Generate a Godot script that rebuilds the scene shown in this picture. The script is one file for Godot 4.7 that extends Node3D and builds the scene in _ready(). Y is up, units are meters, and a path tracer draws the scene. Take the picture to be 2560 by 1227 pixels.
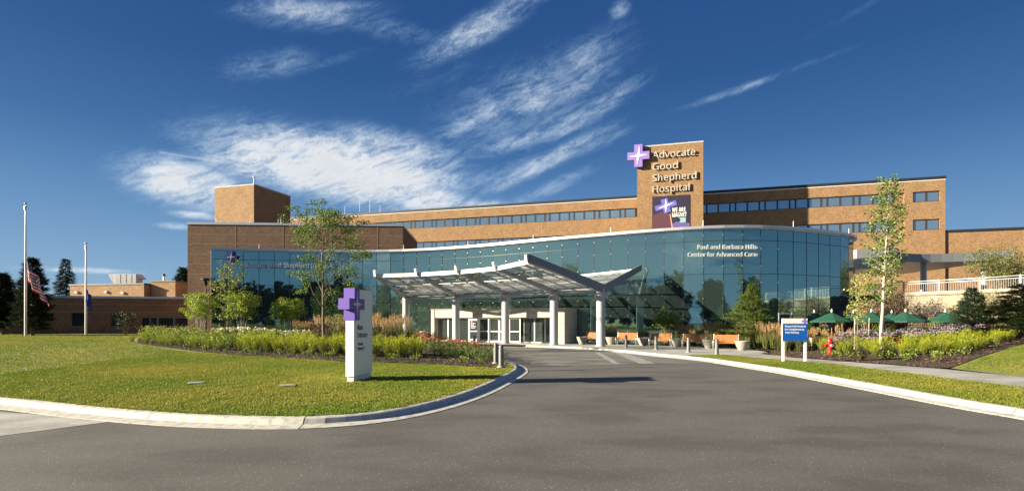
extends Node3D
# y up, metres. The eye stands at x = 0, z = 0; "d" below is the distance in front of it (d = -z).

class MB:
	var v := PackedVector3Array()
	var n := PackedVector3Array()
	var c := PackedColorArray()
	var u := PackedVector2Array()
	func tri(a: Vector3, b: Vector3, e: Vector3, col := Color.WHITE) -> void:
		var nn := (b - a).cross(e - a).normalized()
		for p in [a, e, b]:
			v.append(p)
			n.append(nn)
			c.append(col)
			u.append(Vector2.ZERO)
	func quad(a: Vector3, b: Vector3, e: Vector3, d: Vector3, col := Color.WHITE) -> void:
		tri(a, b, e, col)
		tri(a, e, d, col)
	func quv(a: Vector3, b: Vector3, e: Vector3, d: Vector3, r := Rect2(0, 0, 1, 1)) -> void:
		var k := v.size()
		quad(a, b, e, d)
		var t := [Vector2(r.position.x, r.end.y), r.end, Vector2(r.end.x, r.position.y), r.position]
		var order := [0, 2, 1, 0, 3, 2]
		for i in 6:
			u[k + i] = t[order[i]]
	func qs(a: Vector3, b: Vector3, e: Vector3, d: Vector3, na: Vector3, nb: Vector3, ne: Vector3, nd: Vector3, col := Color.WHITE) -> void:
		for p in [[a, na], [e, ne], [b, nb], [a, na], [d, nd], [e, ne]]:
			v.append(p[0])
			n.append(p[1])
			c.append(col)
			u.append(Vector2.ZERO)
	func box(ctr: Vector3, size: Vector3, b := Basis(), col := Color.WHITE) -> void:
		var h := size * 0.5
		var p := []
		for i in 8:
			p.append(ctr + b * Vector3(h.x if i & 1 else -h.x, h.y if i & 2 else -h.y, h.z if i & 4 else -h.z))
		quad(p[4], p[5], p[7], p[6], col)
		quad(p[1], p[0], p[2], p[3], col)
		quad(p[5], p[1], p[3], p[7], col)
		quad(p[0], p[4], p[6], p[2], col)
		quad(p[6], p[7], p[3], p[2], col)
		quad(p[0], p[1], p[5], p[4], col)
	func span(x0: float, x1: float, y0: float, y1: float, z0: float, z1: float, col := Color.WHITE) -> void:
		box(Vector3(x0 + x1, y0 + y1, z0 + z1) * 0.5, Vector3(x1 - x0, y1 - y0, z1 - z0), Basis(), col)
	func bar(a: Vector3, b: Vector3, w: float, h: float, col := Color.WHITE) -> void:
		var f := (b - a).normalized()
		var s := f.cross(Vector3.UP)
		s = Vector3.RIGHT if s.length() < 0.01 else s.normalized()
		box((a + b) * 0.5, Vector3(w, h, a.distance_to(b)), Basis(s, s.cross(-f).normalized() * -1.0 if false else f.cross(s).normalized() * -1.0, -f), col)
	func tube(pts: Array, rad: Array, sides := 8, col := Color.WHITE, cap := true) -> void:
		var rings := []
		var norms := []
		var side := Vector3.ZERO
		for i in pts.size():
			var f: Vector3 = (pts[mini(i + 1, pts.size() - 1)] - pts[maxi(i - 1, 0)]).normalized()
			if side == Vector3.ZERO:
				side = f.cross(Vector3.FORWARD if absf(f.z) < 0.8 else Vector3.RIGHT).normalized()
			side = (side - f * side.dot(f)).normalized()
			var up := f.cross(side)
			var r := []
			var q := []
			for k in sides:
				var a := TAU * k / sides
				var o := side * cos(a) + up * sin(a)
				q.append(o)
				r.append(pts[i] + o * float(rad[i]))
			rings.append(r)
			norms.append(q)
		for i in pts.size() - 1:
			for k in sides:
				var m := (k + 1) % sides
				qs(rings[i][k], rings[i][m], rings[i + 1][m], rings[i + 1][k], norms[i][k], norms[i][m], norms[i + 1][m], norms[i + 1][k], col)
		if cap:
			for k in sides:
				tri(pts[0], rings[0][(k + 1) % sides], rings[0][k], col)
				tri(pts[-1], rings[-1][k], rings[-1][(k + 1) % sides], col)
	func lathe(prof: Array, sides := 20, col := Color.WHITE, at := Vector3.ZERO) -> void:
		for i in prof.size() - 1:
			var p: Vector2 = prof[i]
			var q: Vector2 = prof[i + 1]
			var t := Vector2(q.y - p.y, p.x - q.x).normalized()
			for k in sides:
				var a := TAU * k / sides
				var b := TAU * (k + 1) / sides
				var da := Vector3(cos(a), 0, -sin(a))
				var db := Vector3(cos(b), 0, -sin(b))
				qs(at + da * p.x + Vector3.UP * p.y, at + db * p.x + Vector3.UP * p.y, at + db * q.x + Vector3.UP * q.y, at + da * q.x + Vector3.UP * q.y,
					da * t.x + Vector3.UP * t.y, db * t.x + Vector3.UP * t.y, db * t.x + Vector3.UP * t.y, da * t.x + Vector3.UP * t.y, col)
	func prism(poly: PackedVector2Array, z0: float, z1: float, b := Basis(), at := Vector3.ZERO, col := Color.WHITE) -> void:
		# poly in x, y; extruded along local z
		var q := poly
		if Geometry2D.is_polygon_clockwise(q):
			q.reverse()
		var ix := Geometry2D.triangulate_polygon(q)
		var f := func(p: Vector2, z: float) -> Vector3: return at + b * Vector3(p.x, p.y, z)
		for i in range(0, ix.size(), 3):
			var tr := [q[ix[i]], q[ix[i + 1]], q[ix[i + 2]]]
			if (tr[1] - tr[0]).cross(tr[2] - tr[0]) < 0:
				tr = [tr[0], tr[2], tr[1]]
			tri(f.call(tr[0], z1), f.call(tr[1], z1), f.call(tr[2], z1), col)
			tri(f.call(tr[0], z0), f.call(tr[2], z0), f.call(tr[1], z0), col)
		for i in q.size():
			var a := q[i]
			var e := q[(i + 1) % q.size()]
			quad(f.call(a, z0), f.call(e, z0), f.call(e, z1), f.call(a, z1), col)
	func mesh() -> ArrayMesh:
		var a := []
		a.resize(Mesh.ARRAY_MAX)
		a[Mesh.ARRAY_VERTEX] = v
		a[Mesh.ARRAY_NORMAL] = n
		a[Mesh.ARRAY_COLOR] = c
		a[Mesh.ARRAY_TEX_UV] = u
		var m := ArrayMesh.new()
		m.add_surface_from_arrays(Mesh.PRIMITIVE_TRIANGLES, a)
		return m

var M := {}
var taken := {}
var rng := RandomNumberGenerator.new()

func P(x: float, d: float, y := 0.0) -> Vector3:
	return Vector3(x, y, -d)

func numbered(s: String) -> String:
	taken[s] = taken.get(s, -1) + 1
	return s if taken[s] == 0 else "%s_%03d" % [s, taken[s]]

func tag(o: Node, label := "", category := "", group := "", kind := "") -> Node:
	if label: o.set_meta("label", label)
	if category: o.set_meta("category", category)
	if group: o.set_meta("group", group)
	if kind: o.set_meta("kind", kind)
	return o

func obj(called: String, mb, m: Material, parent: Node = null) -> MeshInstance3D:
	var o := MeshInstance3D.new()
	o.mesh = mb.mesh() if mb is MB else mb
	o.material_override = m
	if parent == null:
		o.name = numbered(called)
		add_child(o, true)
	else:
		o.name = called
		parent.add_child(o, true)
	return o

func base(called: String, at := Vector3.ZERO, turn := 0.0) -> Node3D:
	var o := Node3D.new()
	o.name = numbered(called)
	add_child(o, true)
	o.position = at
	o.rotation.y = turn
	return o

func copy(o: Node3D, called: String, at: Vector3, turn := 0.0, sc := 1.0) -> Node3D:
	var r: Node3D = o.duplicate()
	r.name = numbered(called)
	add_child(r, true)
	r.position = at
	r.rotation.y = turn
	r.scale = Vector3.ONE * sc
	return r

func rnd(a: float, b: float) -> float:
	return rng.randf_range(a, b)

func lin(r: float, g: float, b: float) -> Color:
	return Color(r, g, b).linear_to_srgb()

func mat(r: float, g: float, b: float, rough := 0.8, metal := 0.0) -> StandardMaterial3D:
	var m := StandardMaterial3D.new()
	m.albedo_color = lin(r, g, b)
	m.roughness = rough
	m.metallic = metal
	return m

func leafmat(bl := 0.35) -> StandardMaterial3D:
	var m := StandardMaterial3D.new()
	m.vertex_color_use_as_albedo = true
	m.roughness = 0.65
	m.backlight_enabled = true
	m.backlight = Color(bl, bl, bl * 0.6).linear_to_srgb()
	return m

func noise_tex(sz: int, freq: float, stops: Array, oct := 3, sd := 1, type := FastNoiseLite.TYPE_SIMPLEX) -> NoiseTexture2D:
	var f := FastNoiseLite.new()
	f.noise_type = type
	f.frequency = freq
	f.fractal_octaves = oct
	f.seed = sd
	var t := NoiseTexture2D.new()
	t.width = sz
	t.height = sz
	t.seamless = true
	t.noise = f
	var g := Gradient.new()
	g.offsets = PackedFloat32Array(stops.map(func(s): return s[0]))
	g.colors = PackedColorArray(stops.map(func(s): return s[1]))
	t.color_ramp = g
	return t

func grey(x: float) -> Color:
	return Color(x, x, x)

func surface(tex: Texture2D, scale_m: float, rough := 0.85, world := true) -> StandardMaterial3D:
	var m := StandardMaterial3D.new()
	m.albedo_texture = tex
	m.uv1_triplanar = true
	m.uv1_world_triplanar = world
	m.uv1_triplanar_sharpness = 8.0
	m.uv1_scale = Vector3.ONE / scale_m
	m.roughness = rough
	return m

func with_patches(m: StandardMaterial3D, tex: Texture2D, sc: Vector3, world := true) -> StandardMaterial3D:
	m.detail_enabled = true
	m.detail_albedo = tex
	m.detail_blend_mode = BaseMaterial3D.BLEND_MODE_MUL
	m.detail_uv_layer = BaseMaterial3D.DETAIL_UV_2
	m.uv2_triplanar = true
	m.uv2_world_triplanar = world
	m.uv2_triplanar_sharpness = 8.0
	m.uv2_scale = sc
	return m

func with_bump(m: StandardMaterial3D, tex: Texture2D, cm: float) -> StandardMaterial3D:
	m.heightmap_enabled = tex != null
	m.heightmap_texture = tex
	m.heightmap_scale = cm
	return m

func brick_image(tones: Array, mortar: Color, sd: int) -> ImageTexture:
	var r := RandomNumberGenerator.new()
	r.seed = sd
	var im := Image.create(512, 512, false, Image.FORMAT_RGB8)
	im.fill(mortar)
	for row in 64:
		for k in 25:
			var x := k * 21.33 + (10.66 if row % 2 else 0.0) - 10.66
			var t: Color = tones[r.randi() % tones.size()]
			t = t * r.randf_range(0.9, 1.08)
			var x0 := int(round(x)) + 1
			im.fill_rect(Rect2i(x0, row * 8, 20, 7), t)
			if x0 < 0:
				im.fill_rect(Rect2i(512 + x0, row * 8, -x0, 7), t)
	return ImageTexture.create_from_image(im)

func asphalt_image() -> ImageTexture:
	# stones of many sizes in dark binder
	var r := RandomNumberGenerator.new()
	r.seed = 61
	var n := FastNoiseLite.new()
	n.frequency = 0.02
	n.fractal_octaves = 4
	var im := Image.create(1024, 1024, false, Image.FORMAT_RGB8)
	im.fill(lin(0.096, 0.091, 0.087))
	for i in 150000:
		var x := r.randi() % 1024
		var y := r.randi() % 1024
		var k := r.randf()
		var v := 0.06 + 0.085 * k if r.randf() < 0.93 else 0.19 + 0.25 * k
		var warm := r.randf_range(0.9, 1.04)
		var w := 1 + r.randi() % 2
		im.fill_rect(Rect2i(x, y, w, 1 + r.randi() % 2), lin(v, v * 0.955, v * 0.915 * warm))
	return ImageTexture.create_from_image(im)

# ---------------------------------------------------------------- sky
var wisp := FastNoiseLite.new()
var puff := FastNoiseLite.new()
var haze := FastNoiseLite.new()
var fibre := FastNoiseLite.new()
# azimuth, elevation, half length, half height, turn (degrees), density
var clouds := [
	[-17.5, 15.2, 12.5, 3.3, -5.0, 1.3], [-31.0, 12.4, 5.4, 2.3, -6.0, 1.05], [-24.0, 15.6, 7.0, 2.9, 4.0, 1.05], [-11.0, 13.2, 10.0, 2.2, -12.0, 1.0], [-4.5, 11.9, 6.0, 1.3, -2.0, 0.85], [-12.0, 17.2, 8.0, 2.2, -8.0, 0.8], [-19.0, 18.4, 6.0, 1.4, 6.0, 0.45],
	[1.5, 22.0, 12.0, 4.6, 16.0, 0.5], [4.0, 23.4, 9.5, 3.0, 20.0, 0.62], [6.5, 25.0, 7.0, 2.4, 28.0, 0.55], [-2.5, 21.2, 7.5, 1.3, 24.0, 0.66], [8.2, 21.0, 7.5, 1.2, 26.0, 0.62], [1.0, 18.6, 8.0, 1.1, 14.0, 0.6], [3.5, 16.5, 9.0, 1.1, 24.0, 0.68], [8.5, 18.0, 5.5, 0.8, 18.0, 0.5], [-2.0, 15.2, 6.0, 0.9, 20.0, 0.5], [4.0, 13.9, 6.5, 0.9, 22.0, 0.5],
	[-3.5, 28.4, 8.0, 1.5, 24.0, 0.72], [2.0, 31.2, 6.0, 1.1, 16.0, 0.6], [-20.5, 28.3, 8.0, 1.6, 8.0, 0.62], [-14.0, 28.0, 8.0, 1.3, -6.0, 0.42], [-24.0, 23.6, 5.4, 1.5, 18.0, 0.46], [-18.0, 24.8, 5.0, 0.6, 22.0, 0.3], [-8.0, 24.0, 9.0, 1.6, 16.0, 0.24],
	[11.3, 29.6, 1.3, 0.9, 20.0, 0.6], [9.0, 27.6, 1.0, 0.35, 8.0, 0.45], [22.5, 21.6, 6.0, 0.42, 10.0, 0.5], [28.0, 22.6, 5.5, 0.35, 9.0, 0.34], [-30.5, 9.7, 2.4, 0.4, 0.0, 0.8], [-32.0, 8.6, 2.0, 0.36, 0.0, 0.6], [-38.5, 4.3, 4.4, 0.26, 1.0, 0.75],
	[38.0, 9.4, 1.4, 0.45, 5.0, 0.36], [33.0, 26.0, 7.0, 0.4, 16.0, 0.24], [17.5, 14.0, 4.0, 0.4, 12.0, 0.26],
]
func smooth(a: float, b: float, x: float) -> float:
	var t := clampf((x - a) / (b - a), 0, 1)
	return t * t * (3 - 2 * t)

var sky_stops := [[0.0, Vector3(160, 190, 214)], [6.0, Vector3(127, 167, 204)], [10.0, Vector3(105, 148, 193)], [13.0, Vector3(88, 132, 183)], [17.0, Vector3(67, 111, 166)], [23.5, Vector3(49, 91, 147)], [31.0, Vector3(43, 82, 139)], [50.0, Vector3(36, 70, 126)], [90.0, Vector3(30, 60, 112)]]
func sky_color(az: float, el: float) -> Color:
	var b: Vector3 = sky_stops[-1][1]
	for i in sky_stops.size() - 1:
		if el < sky_stops[i + 1][0]:
			b = sky_stops[i][1].lerp(sky_stops[i + 1][1], (el - sky_stops[i][0]) / (sky_stops[i + 1][0] - sky_stops[i][0]))
			break
	b /= 255.0
	# the air is brighter round the sun
	var sd := Vector3(sin(deg_to_rad(az)) * cos(deg_to_rad(el)), sin(deg_to_rad(el)), -cos(deg_to_rad(az)) * cos(deg_to_rad(el)))
	var off := rad_to_deg(acos(clampf(sd.dot(Vector3(-0.942, 0.292, 0.164)), -1, 1)))
	b = b.lerp(Vector3(0.93, 0.94, 0.94), 0.6 * exp(-pow(off / 20.0, 2)) + 0.26 * exp(-pow(off / 36.0, 2)))
	var e := 0.0
	for c in clouds:
		var dx: float = az - c[0]
		var dy: float = el - c[1]
		if absf(dx) > c[2] * 2.0 or absf(dy) > c[2] * 1.5:
			continue
		var t := deg_to_rad(c[4])
		var p: float = (dx * cos(t) + dy * sin(t)) / c[2]
		var q: float = (-dx * sin(t) + dy * cos(t)) / c[3]
		e = maxf(e, c[5] * exp(-pow(p * p + q * q, 1.25)))
	# elsewhere the same thin cirrus, scattered
	var far := smooth(46, 60, absf(az))
	if far > 0.0 and el > 3.0:
		e = maxf(e, far * smooth(0.05, 0.6, haze.get_noise_2d(az, el * 2.0)) * 0.75)
	# trail
	var tx := (az + 33.4) / 7.0
	if tx > 0.0 and tx < 1.0:
		var ty := absf(el - (14.75 - 0.15 * tx)) / 0.085
		b = b.lerp(Vector3(0.86, 0.89, 0.93), 0.62 * exp(-ty * ty) * smooth(0, 0.06, tx) * smooth(1.0, 0.8, tx) * (0.8 + 0.4 * puff.get_noise_2d(az * 8.0, 3.0)))
	if e > 0.015:
		var t2 := deg_to_rad(20.0)
		var s := az * cos(t2) + el * sin(t2)
		var w := -az * sin(t2) + el * cos(t2)
		var k := wisp.get_noise_2d(s * 2.2, w * 8.0) * 0.5 + 0.5
		var g := puff.get_noise_2d(az * 3.4, el * 6.0) * 0.5 + 0.5
		var f := fibre.get_noise_2d(s * 2.6, w * 11.0) * 0.5 + 0.5
		var a := e * (0.0 + 0.62 * k + 0.55 * g + 0.66 * f) - 0.13 - 0.12 * (1.0 - f)
		a = smooth(-0.06, 1.06, a) * 0.97
		a = maxf(a, smooth(0.62, 1.15, e) * (0.5 + 0.45 * g))
		var lit := 0.945 - 0.09 * smooth(0.5, 1.2, e) * (0.7 * g + 0.3 * (1.0 - f))
		b = b.lerp(Vector3(lit, lit * 1.012, lit * 1.03), clampf(a, 0, 1))
	return Color(b.x, b.y, b.z)

func make_sky() -> Sky:
	wisp.seed = 7
	wisp.frequency = 0.11
	wisp.fractal_octaves = 5
	wisp.domain_warp_enabled = true
	wisp.domain_warp_amplitude = 9.0
	wisp.domain_warp_frequency = 0.06
	puff.seed = 3
	puff.frequency = 0.05
	puff.fractal_octaves = 4
	fibre.seed = 12
	fibre.frequency = 0.13
	fibre.fractal_type = FastNoiseLite.FRACTAL_RIDGED
	fibre.fractal_octaves = 4
	fibre.domain_warp_enabled = true
	fibre.domain_warp_amplitude = 16.0
	fibre.domain_warp_frequency = 0.05
	haze.seed = 5
	haze.frequency = 0.018
	haze.fractal_octaves = 3
	var im := Image.create(768, 384, false, Image.FORMAT_RGB8)
	for y in 194:
		for x in 768:
			im.set_pixel(x, y, sky_color((x + 0.5) / 768.0 * 360.0 - 180.0, maxf(0.0, 90.0 - (y + 0.5) / 384.0 * 180.0)))
	im.fill_rect(Rect2i(0, 194, 768, 190), Color(0.36, 0.38, 0.34))
	im.resize(4096, 2048, Image.INTERPOLATE_BILINEAR)
	var x0 := 1490
	var y0 := 620
	var w := 1116
	var h := 404
	var data := PackedByteArray()
	data.resize(w * h * 3)
	var at := 0
	for y in h:
		for x in w:
			var cc := sky_color((x0 + x + 0.5) / 4096.0 * 360.0 - 180.0, 90.0 - (y0 + y + 0.5) / 2048.0 * 180.0)
			data[at] = int(cc.r * 255.0 + 0.5)
			data[at + 1] = int(cc.g * 255.0 + 0.5)
			data[at + 2] = int(cc.b * 255.0 + 0.5)
			at += 3
	im.blit_rect(Image.create_from_data(w, h, false, Image.FORMAT_RGB8, data), Rect2i(0, 0, w, h), Vector2i(x0, y0))
	# the panorama starts and ends straight ahead
	var turned := Image.create(4096, 2048, false, Image.FORMAT_RGB8)
	turned.blit_rect(im, Rect2i(2048, 0, 2048, 2048), Vector2i(0, 0))
	turned.blit_rect(im, Rect2i(0, 0, 2048, 2048), Vector2i(2048, 0))
	var pm := PanoramaSkyMaterial.new()
	pm.panorama = ImageTexture.create_from_image(turned)
	var s := Sky.new()
	s.sky_material = pm
	return s

# ---------------------------------------------------------------- ground
func lawn_h(x: float, d: float) -> float:
	var t := smooth(14, 46, d)
	var s := smooth(1, 10, -x)
	return 0.13 + 0.5 * t * s

func right_h(x: float, d: float) -> float:
	return 0.14 + 0.055 * maxf(0.0, x - 18.0) + 0.0 * d

func flat_h(_x: float, _d: float) -> float:
	return 0.0

func poly(a: Array) -> PackedVector2Array:
	var r := PackedVector2Array()
	for p in a:
		r.append(Vector2(p[0], p[1]))
	return r

# a sheet over the outline "p" (x, d), cut into cells, its height given by hf plus "up"
func sheet(p: PackedVector2Array, hf: Callable, up: float, cell: float) -> MB:
	var mb := MB.new()
	var lo := p[0]
	var hi := p[0]
	for q in p:
		lo = lo.min(q)
		hi = hi.max(q)
	var f := func(q: Vector2) -> Vector3: return Vector3(q.x, float(hf.call(q.x, q.y)) + up, -q.y)
	var nx := int(ceil((hi.x - lo.x) / cell))
	var ny := int(ceil((hi.y - lo.y) / cell))
	for i in nx:
		for j in ny:
			var a := lo + Vector2(i, j) * cell
			var sq := PackedVector2Array([a, a + Vector2(cell, 0), a + Vector2(cell, cell), a + Vector2(0, cell)])
			for piece in Geometry2D.intersect_polygons(sq, p):
				var ix := Geometry2D.triangulate_polygon(piece)
				for k in range(0, ix.size(), 3):
					var t := [piece[ix[k]], piece[ix[k + 1]], piece[ix[k + 2]]]
					if (t[1] - t[0]).cross(t[2] - t[0]) < 0:
						t = [t[0], t[2], t[1]]
					mb.tri(f.call(t[0]), f.call(t[1]), f.call(t[2]))
	return mb

func resample(p: PackedVector2Array, step: float) -> PackedVector2Array:
	# smooth curve through p, then even steps
	var fine := PackedVector2Array()
	for i in p.size() - 1:
		var a := p[maxi(i - 1, 0)]
		var b := p[i]
		var c := p[i + 1]
		var e := p[mini(i + 2, p.size() - 1)]
		for k in 16:
			fine.append(b.cubic_interpolate(c, a, e, k / 16.0))
	fine.append(p[-1])
	var out := PackedVector2Array([fine[0]])
	var need := step
	for i in fine.size() - 1:
		var a := fine[i]
		var b := fine[i + 1]
		var l := a.distance_to(b)
		while l >= need:
			a = a.move_toward(b, need)
			out.append(a)
			l = a.distance_to(b)
			need = step
		need -= l
	return out

func side_of(p: PackedVector2Array, i: int) -> Vector2:
	var t := (p[mini(i + 1, p.size() - 1)] - p[maxi(i - 1, 0)]).normalized()
	return Vector2(t.y, -t.x)

func offset_line(p: PackedVector2Array, by: float) -> PackedVector2Array:
	var r := PackedVector2Array()
	for i in p.size():
		r.append(p[i] + side_of(p, i) * by)
	return r

# kerb along p; the road lies on the side of +side_of when s = 1
func kerb(called: String, p: PackedVector2Array, s: float, m: Material, joint: int) -> void:
	var root := base(called)
	tag(root, "", "", "", "structure")
	var prof := [Vector2(0.46, -0.04), Vector2(0.46, 0.012), Vector2(0.11, 0.026), Vector2(0.06, 0.085), Vector2(0.03, 0.118), Vector2(-0.02, 0.134), Vector2(-0.16, 0.138), Vector2(-0.16, -0.05)]
	var i := 0
	while i < p.size() - 1:
		var e := mini(i + joint, p.size() - 1)
		var mb := MB.new()
		for k in range(i, e):
			var a := p[k]
			var b := p[k + 1]
			if k == i:
				a = a.move_toward(b, 0.012)
			if k == e - 1:
				b = b.move_toward(a, 0.012)
			var na := side_of(p, k) * s
			var nb := side_of(p, k + 1) * s
			for q in prof.size() - 1:
				var o: Vector2 = prof[q]
				var w: Vector2 = prof[q + 1]
				var A := P(a.x + na.x * o.x, a.y + na.y * o.x, o.y)
				var B := P(b.x + nb.x * o.x, b.y + nb.y * o.x, o.y)
				var C := P(b.x + nb.x * w.x, b.y + nb.y * w.x, w.y)
				var D := P(a.x + na.x * w.x, a.y + na.y * w.x, w.y)
				if s > 0:
					mb.quad(A, B, C, D)
				else:
					mb.quad(B, A, D, C)
			if k == i or k == e - 1:
				var c := a if k == i else b
				var nc := na if k == i else nb
				var pts := prof.map(func(o): return P(c.x + nc.x * o.x, c.y + nc.y * o.x, o.y))
				for q in range(0, pts.size() - 2):
					mb.tri(pts[-1], pts[q], pts[q + 1])
		obj("kerb_stone", mb, m, root)
		i = e

func scatter(p: PackedVector2Array, count: int) -> Array:
	var lo := p[0]
	var hi := p[0]
	for q in p:
		lo = lo.min(q)
		hi = hi.max(q)
	var out := []
	while out.size() < count:
		var q := Vector2(rnd(lo.x, hi.x), rnd(lo.y, hi.y))
		if Geometry2D.is_point_in_polygon(q, p):
			out.append(q)
	return out

func many(called: String, m: Mesh, material: Material, places: Array, colors: Array) -> MultiMeshInstance3D:
	var mm := MultiMesh.new()
	mm.transform_format = MultiMesh.TRANSFORM_3D
	mm.use_colors = true
	mm.mesh = m
	mm.instance_count = places.size()
	for i in places.size():
		mm.set_instance_transform(i, places[i])
		mm.set_instance_color(i, colors[i])
	var o := MultiMeshInstance3D.new()
	o.name = numbered(called)
	o.multimesh = mm
	o.material_override = material
	add_child(o, true)
	tag(o, "", "", "", "stuff")
	return o

# ---------------------------------------------------------------- plants
func leaf(mb: MB, at: Vector3, size: float, col: Color, aspect := 0.6) -> void:
	var a := Vector3(rnd(-1, 1), rnd(-1, 1), rnd(-1, 1)).normalized()
	var b := a.cross(Vector3(rnd(-1, 1), rnd(-1, 1), rnd(-1, 1)).normalized()).normalized() * aspect
	var s := size * rnd(0.7, 1.25) * 0.5
	mb.quad(at - a * s, at + b * s * 0.9, at + a * s, at - b * s * 0.9, col)

func vary(c: Color, am := 0.25) -> Color:
	var k := 1.0 + rnd(-am, am)
	return Color(c.r * k * (1 + rnd(-0.12, 0.12)), c.g * k, c.b * k * (1 + rnd(-0.2, 0.2)))

func blade(mb: MB, at: Vector3, tip: Vector3, w: float, col: Color, lift := 0.6) -> void:
	var mid := at.lerp(tip, 0.5)
	mid.y = lerpf(at.y, tip.y, lift)
	var s := (tip - at).cross(Vector3.UP)
	s = (Vector3(rnd(-1, 1), 0, rnd(-1, 1)) if s.length() < 0.02 else s).normalized()
	s = s.rotated(Vector3.UP, rnd(-0.9, 0.9)) * w * 0.5
	mb.quad(at - s, at + s, mid + s * 0.8, mid - s * 0.8, col)
	mb.tri(mid - s * 0.8, mid + s * 0.8, tip, col)

func reed_grass(h: float, sd: int, plume: Color) -> MB:
	rng.seed = sd
	var mb := MB.new()
	for i in 90:
		var a := rnd(0, TAU)
		var r := rnd(0.0, 0.14)
		var o := Vector3(cos(a), 0, sin(a))
		var y := h * rnd(0.4, 0.68)
		blade(mb, o * r, o * (r + rnd(0.08, 0.34)) + Vector3(0, y, 0), 0.022, vary(Color(0.10, 0.125, 0.03)), 0.62)
	for i in 34:
		var a := rnd(0, TAU)
		var o := Vector3(cos(a), 0, sin(a))
		var top := o * rnd(0.08, 0.34) + Vector3(0.05, h * rnd(0.82, 1.0), 0)
		blade(mb, o * rnd(0, 0.1), top, 0.012, vary(Color(0.24, 0.19, 0.06)), 0.52)
		for k in 7:
			var p := top - Vector3(0, k * 0.045, 0) + Vector3(rnd(-1, 1), 0, rnd(-1, 1)) * 0.012
			blade(mb, p, p + Vector3(rnd(-0.03, 0.05), 0.085, rnd(-0.03, 0.03)), 0.02, vary(plume), 0.5)
	return mb

func feathery(h: float, w: float, sd: int, col: Color, stems := 44) -> MB:
	rng.seed = sd
	var mb := MB.new()
	for i in stems:
		var a := rnd(0, TAU)
		var o := Vector3(cos(a), 0, sin(a))
		var r := rnd(0.03, 1.0) * w
		var top := o * r + Vector3(0, h * rnd(0.72, 1.05) * (1.0 - 0.22 * r / w), 0)
		var foot := o * rnd(0, 0.1)
		blade(mb, foot, top, 0.012, Color(0.1, 0.11, 0.03), 0.55)
		for k in 13:
			var t := 0.25 + 0.75 * k / 13.0
			var p := foot.lerp(top, t)
			p.y = lerpf(foot.y, top.y, t + 0.2 * t * (1 - t))
			var q := rnd(0, TAU)
			blade(mb, p, p + Vector3(cos(q) * 0.075, rnd(0.01, 0.085), sin(q) * 0.075), 0.017, vary(col * (0.8 + 0.4 * t)), 0.5)
	return mb

func leafy(h: float, w: float, sd: int, col: Color, leaves := 170, size := 0.09, flower := Color.BLACK, heads := 0, head_size := 0.06) -> MB:
	rng.seed = sd
	var mb := MB.new()
	for i in 22:
		var a := rnd(0, TAU)
		blade(mb, Vector3(rnd(-0.06, 0.06), 0, rnd(-0.06, 0.06)), Vector3(cos(a) * w * rnd(0.2, 0.9), h * rnd(0.6, 0.95), sin(a) * w * rnd(0.2, 0.9)), 0.012, vary(Color(0.08, 0.09, 0.03)), 0.6)
	for i in leaves:
		var a := rnd(0, TAU)
		var y := pow(rnd(0, 1), 0.7)
		var r := w * sqrt(rnd(0.02, 1)) * (0.55 + 0.6 * y * (1.35 - y))
		leaf(mb, Vector3(cos(a) * r, 0.04 + h * y * 0.93, sin(a) * r), size, vary(col))
	for i in heads:
		var a := rnd(0, TAU)
		var r := w * sqrt(rnd(0, 1))
		var p := Vector3(cos(a) * r, h * rnd(0.86, 1.14), sin(a) * r)
		blade(mb, p - Vector3(0, 0.3, 0), p, 0.01, Color(0.08, 0.1, 0.03), 0.5)
		for k in 7:
			leaf(mb, p + Vector3(rnd(-1, 1), rnd(-0.5, 0.7), rnd(-1, 1)) * head_size * 0.6, head_size, vary(flower, 0.2), 0.9)
	return mb

func tuft_cluster(mb: MB, at: Vector3, r: float, count: int, size: float, col: Color) -> void:
	for i in count:
		var o := Vector3(rnd(-1, 1), rnd(-1, 1), rnd(-1, 1))
		if o.length() > 1.0:
			o = o.normalized() * rnd(0.3, 1.0)
		leaf(mb, at + o * r * Vector3(1, 0.75, 1), size, vary(col))

func grow(wood: MB, tips: Array, at: Vector3, dir: Vector3, length: float, r: float, lvl: int, spread: float, lift: float, kids: int) -> void:
	var pts := [at]
	var rad := [r]
	var p := at
	var q := dir.normalized()
	for k in 3:
		q = (q + Vector3(rnd(-1, 1), rnd(-1, 1), rnd(-1, 1)) * 0.13 + Vector3.UP * lift * 0.2).normalized()
		p += q * length / 3.0
		pts.append(p)
		rad.append(r * (1.0 - 0.14 * (k + 1)))
		if lvl <= 1 and k > 0:
			tips.append(p)
	wood.tube(pts, rad, 6 if r > 0.02 else 4, Color.WHITE, false)
	if lvl == 0:
		tips.append(p)
		return
	var turn := rnd(0, TAU)
	for k in kids:
		var a := turn + TAU * k / kids + rnd(-0.5, 0.5)
		var s := q.cross(Vector3.UP if absf(q.y) < 0.9 else Vector3.RIGHT).normalized().rotated(q, a)
		grow(wood, tips, p, q + s * spread * rnd(0.7, 1.2), length * rnd(0.68, 0.86), r * 0.62, lvl - 1, spread, lift, kids)

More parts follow.
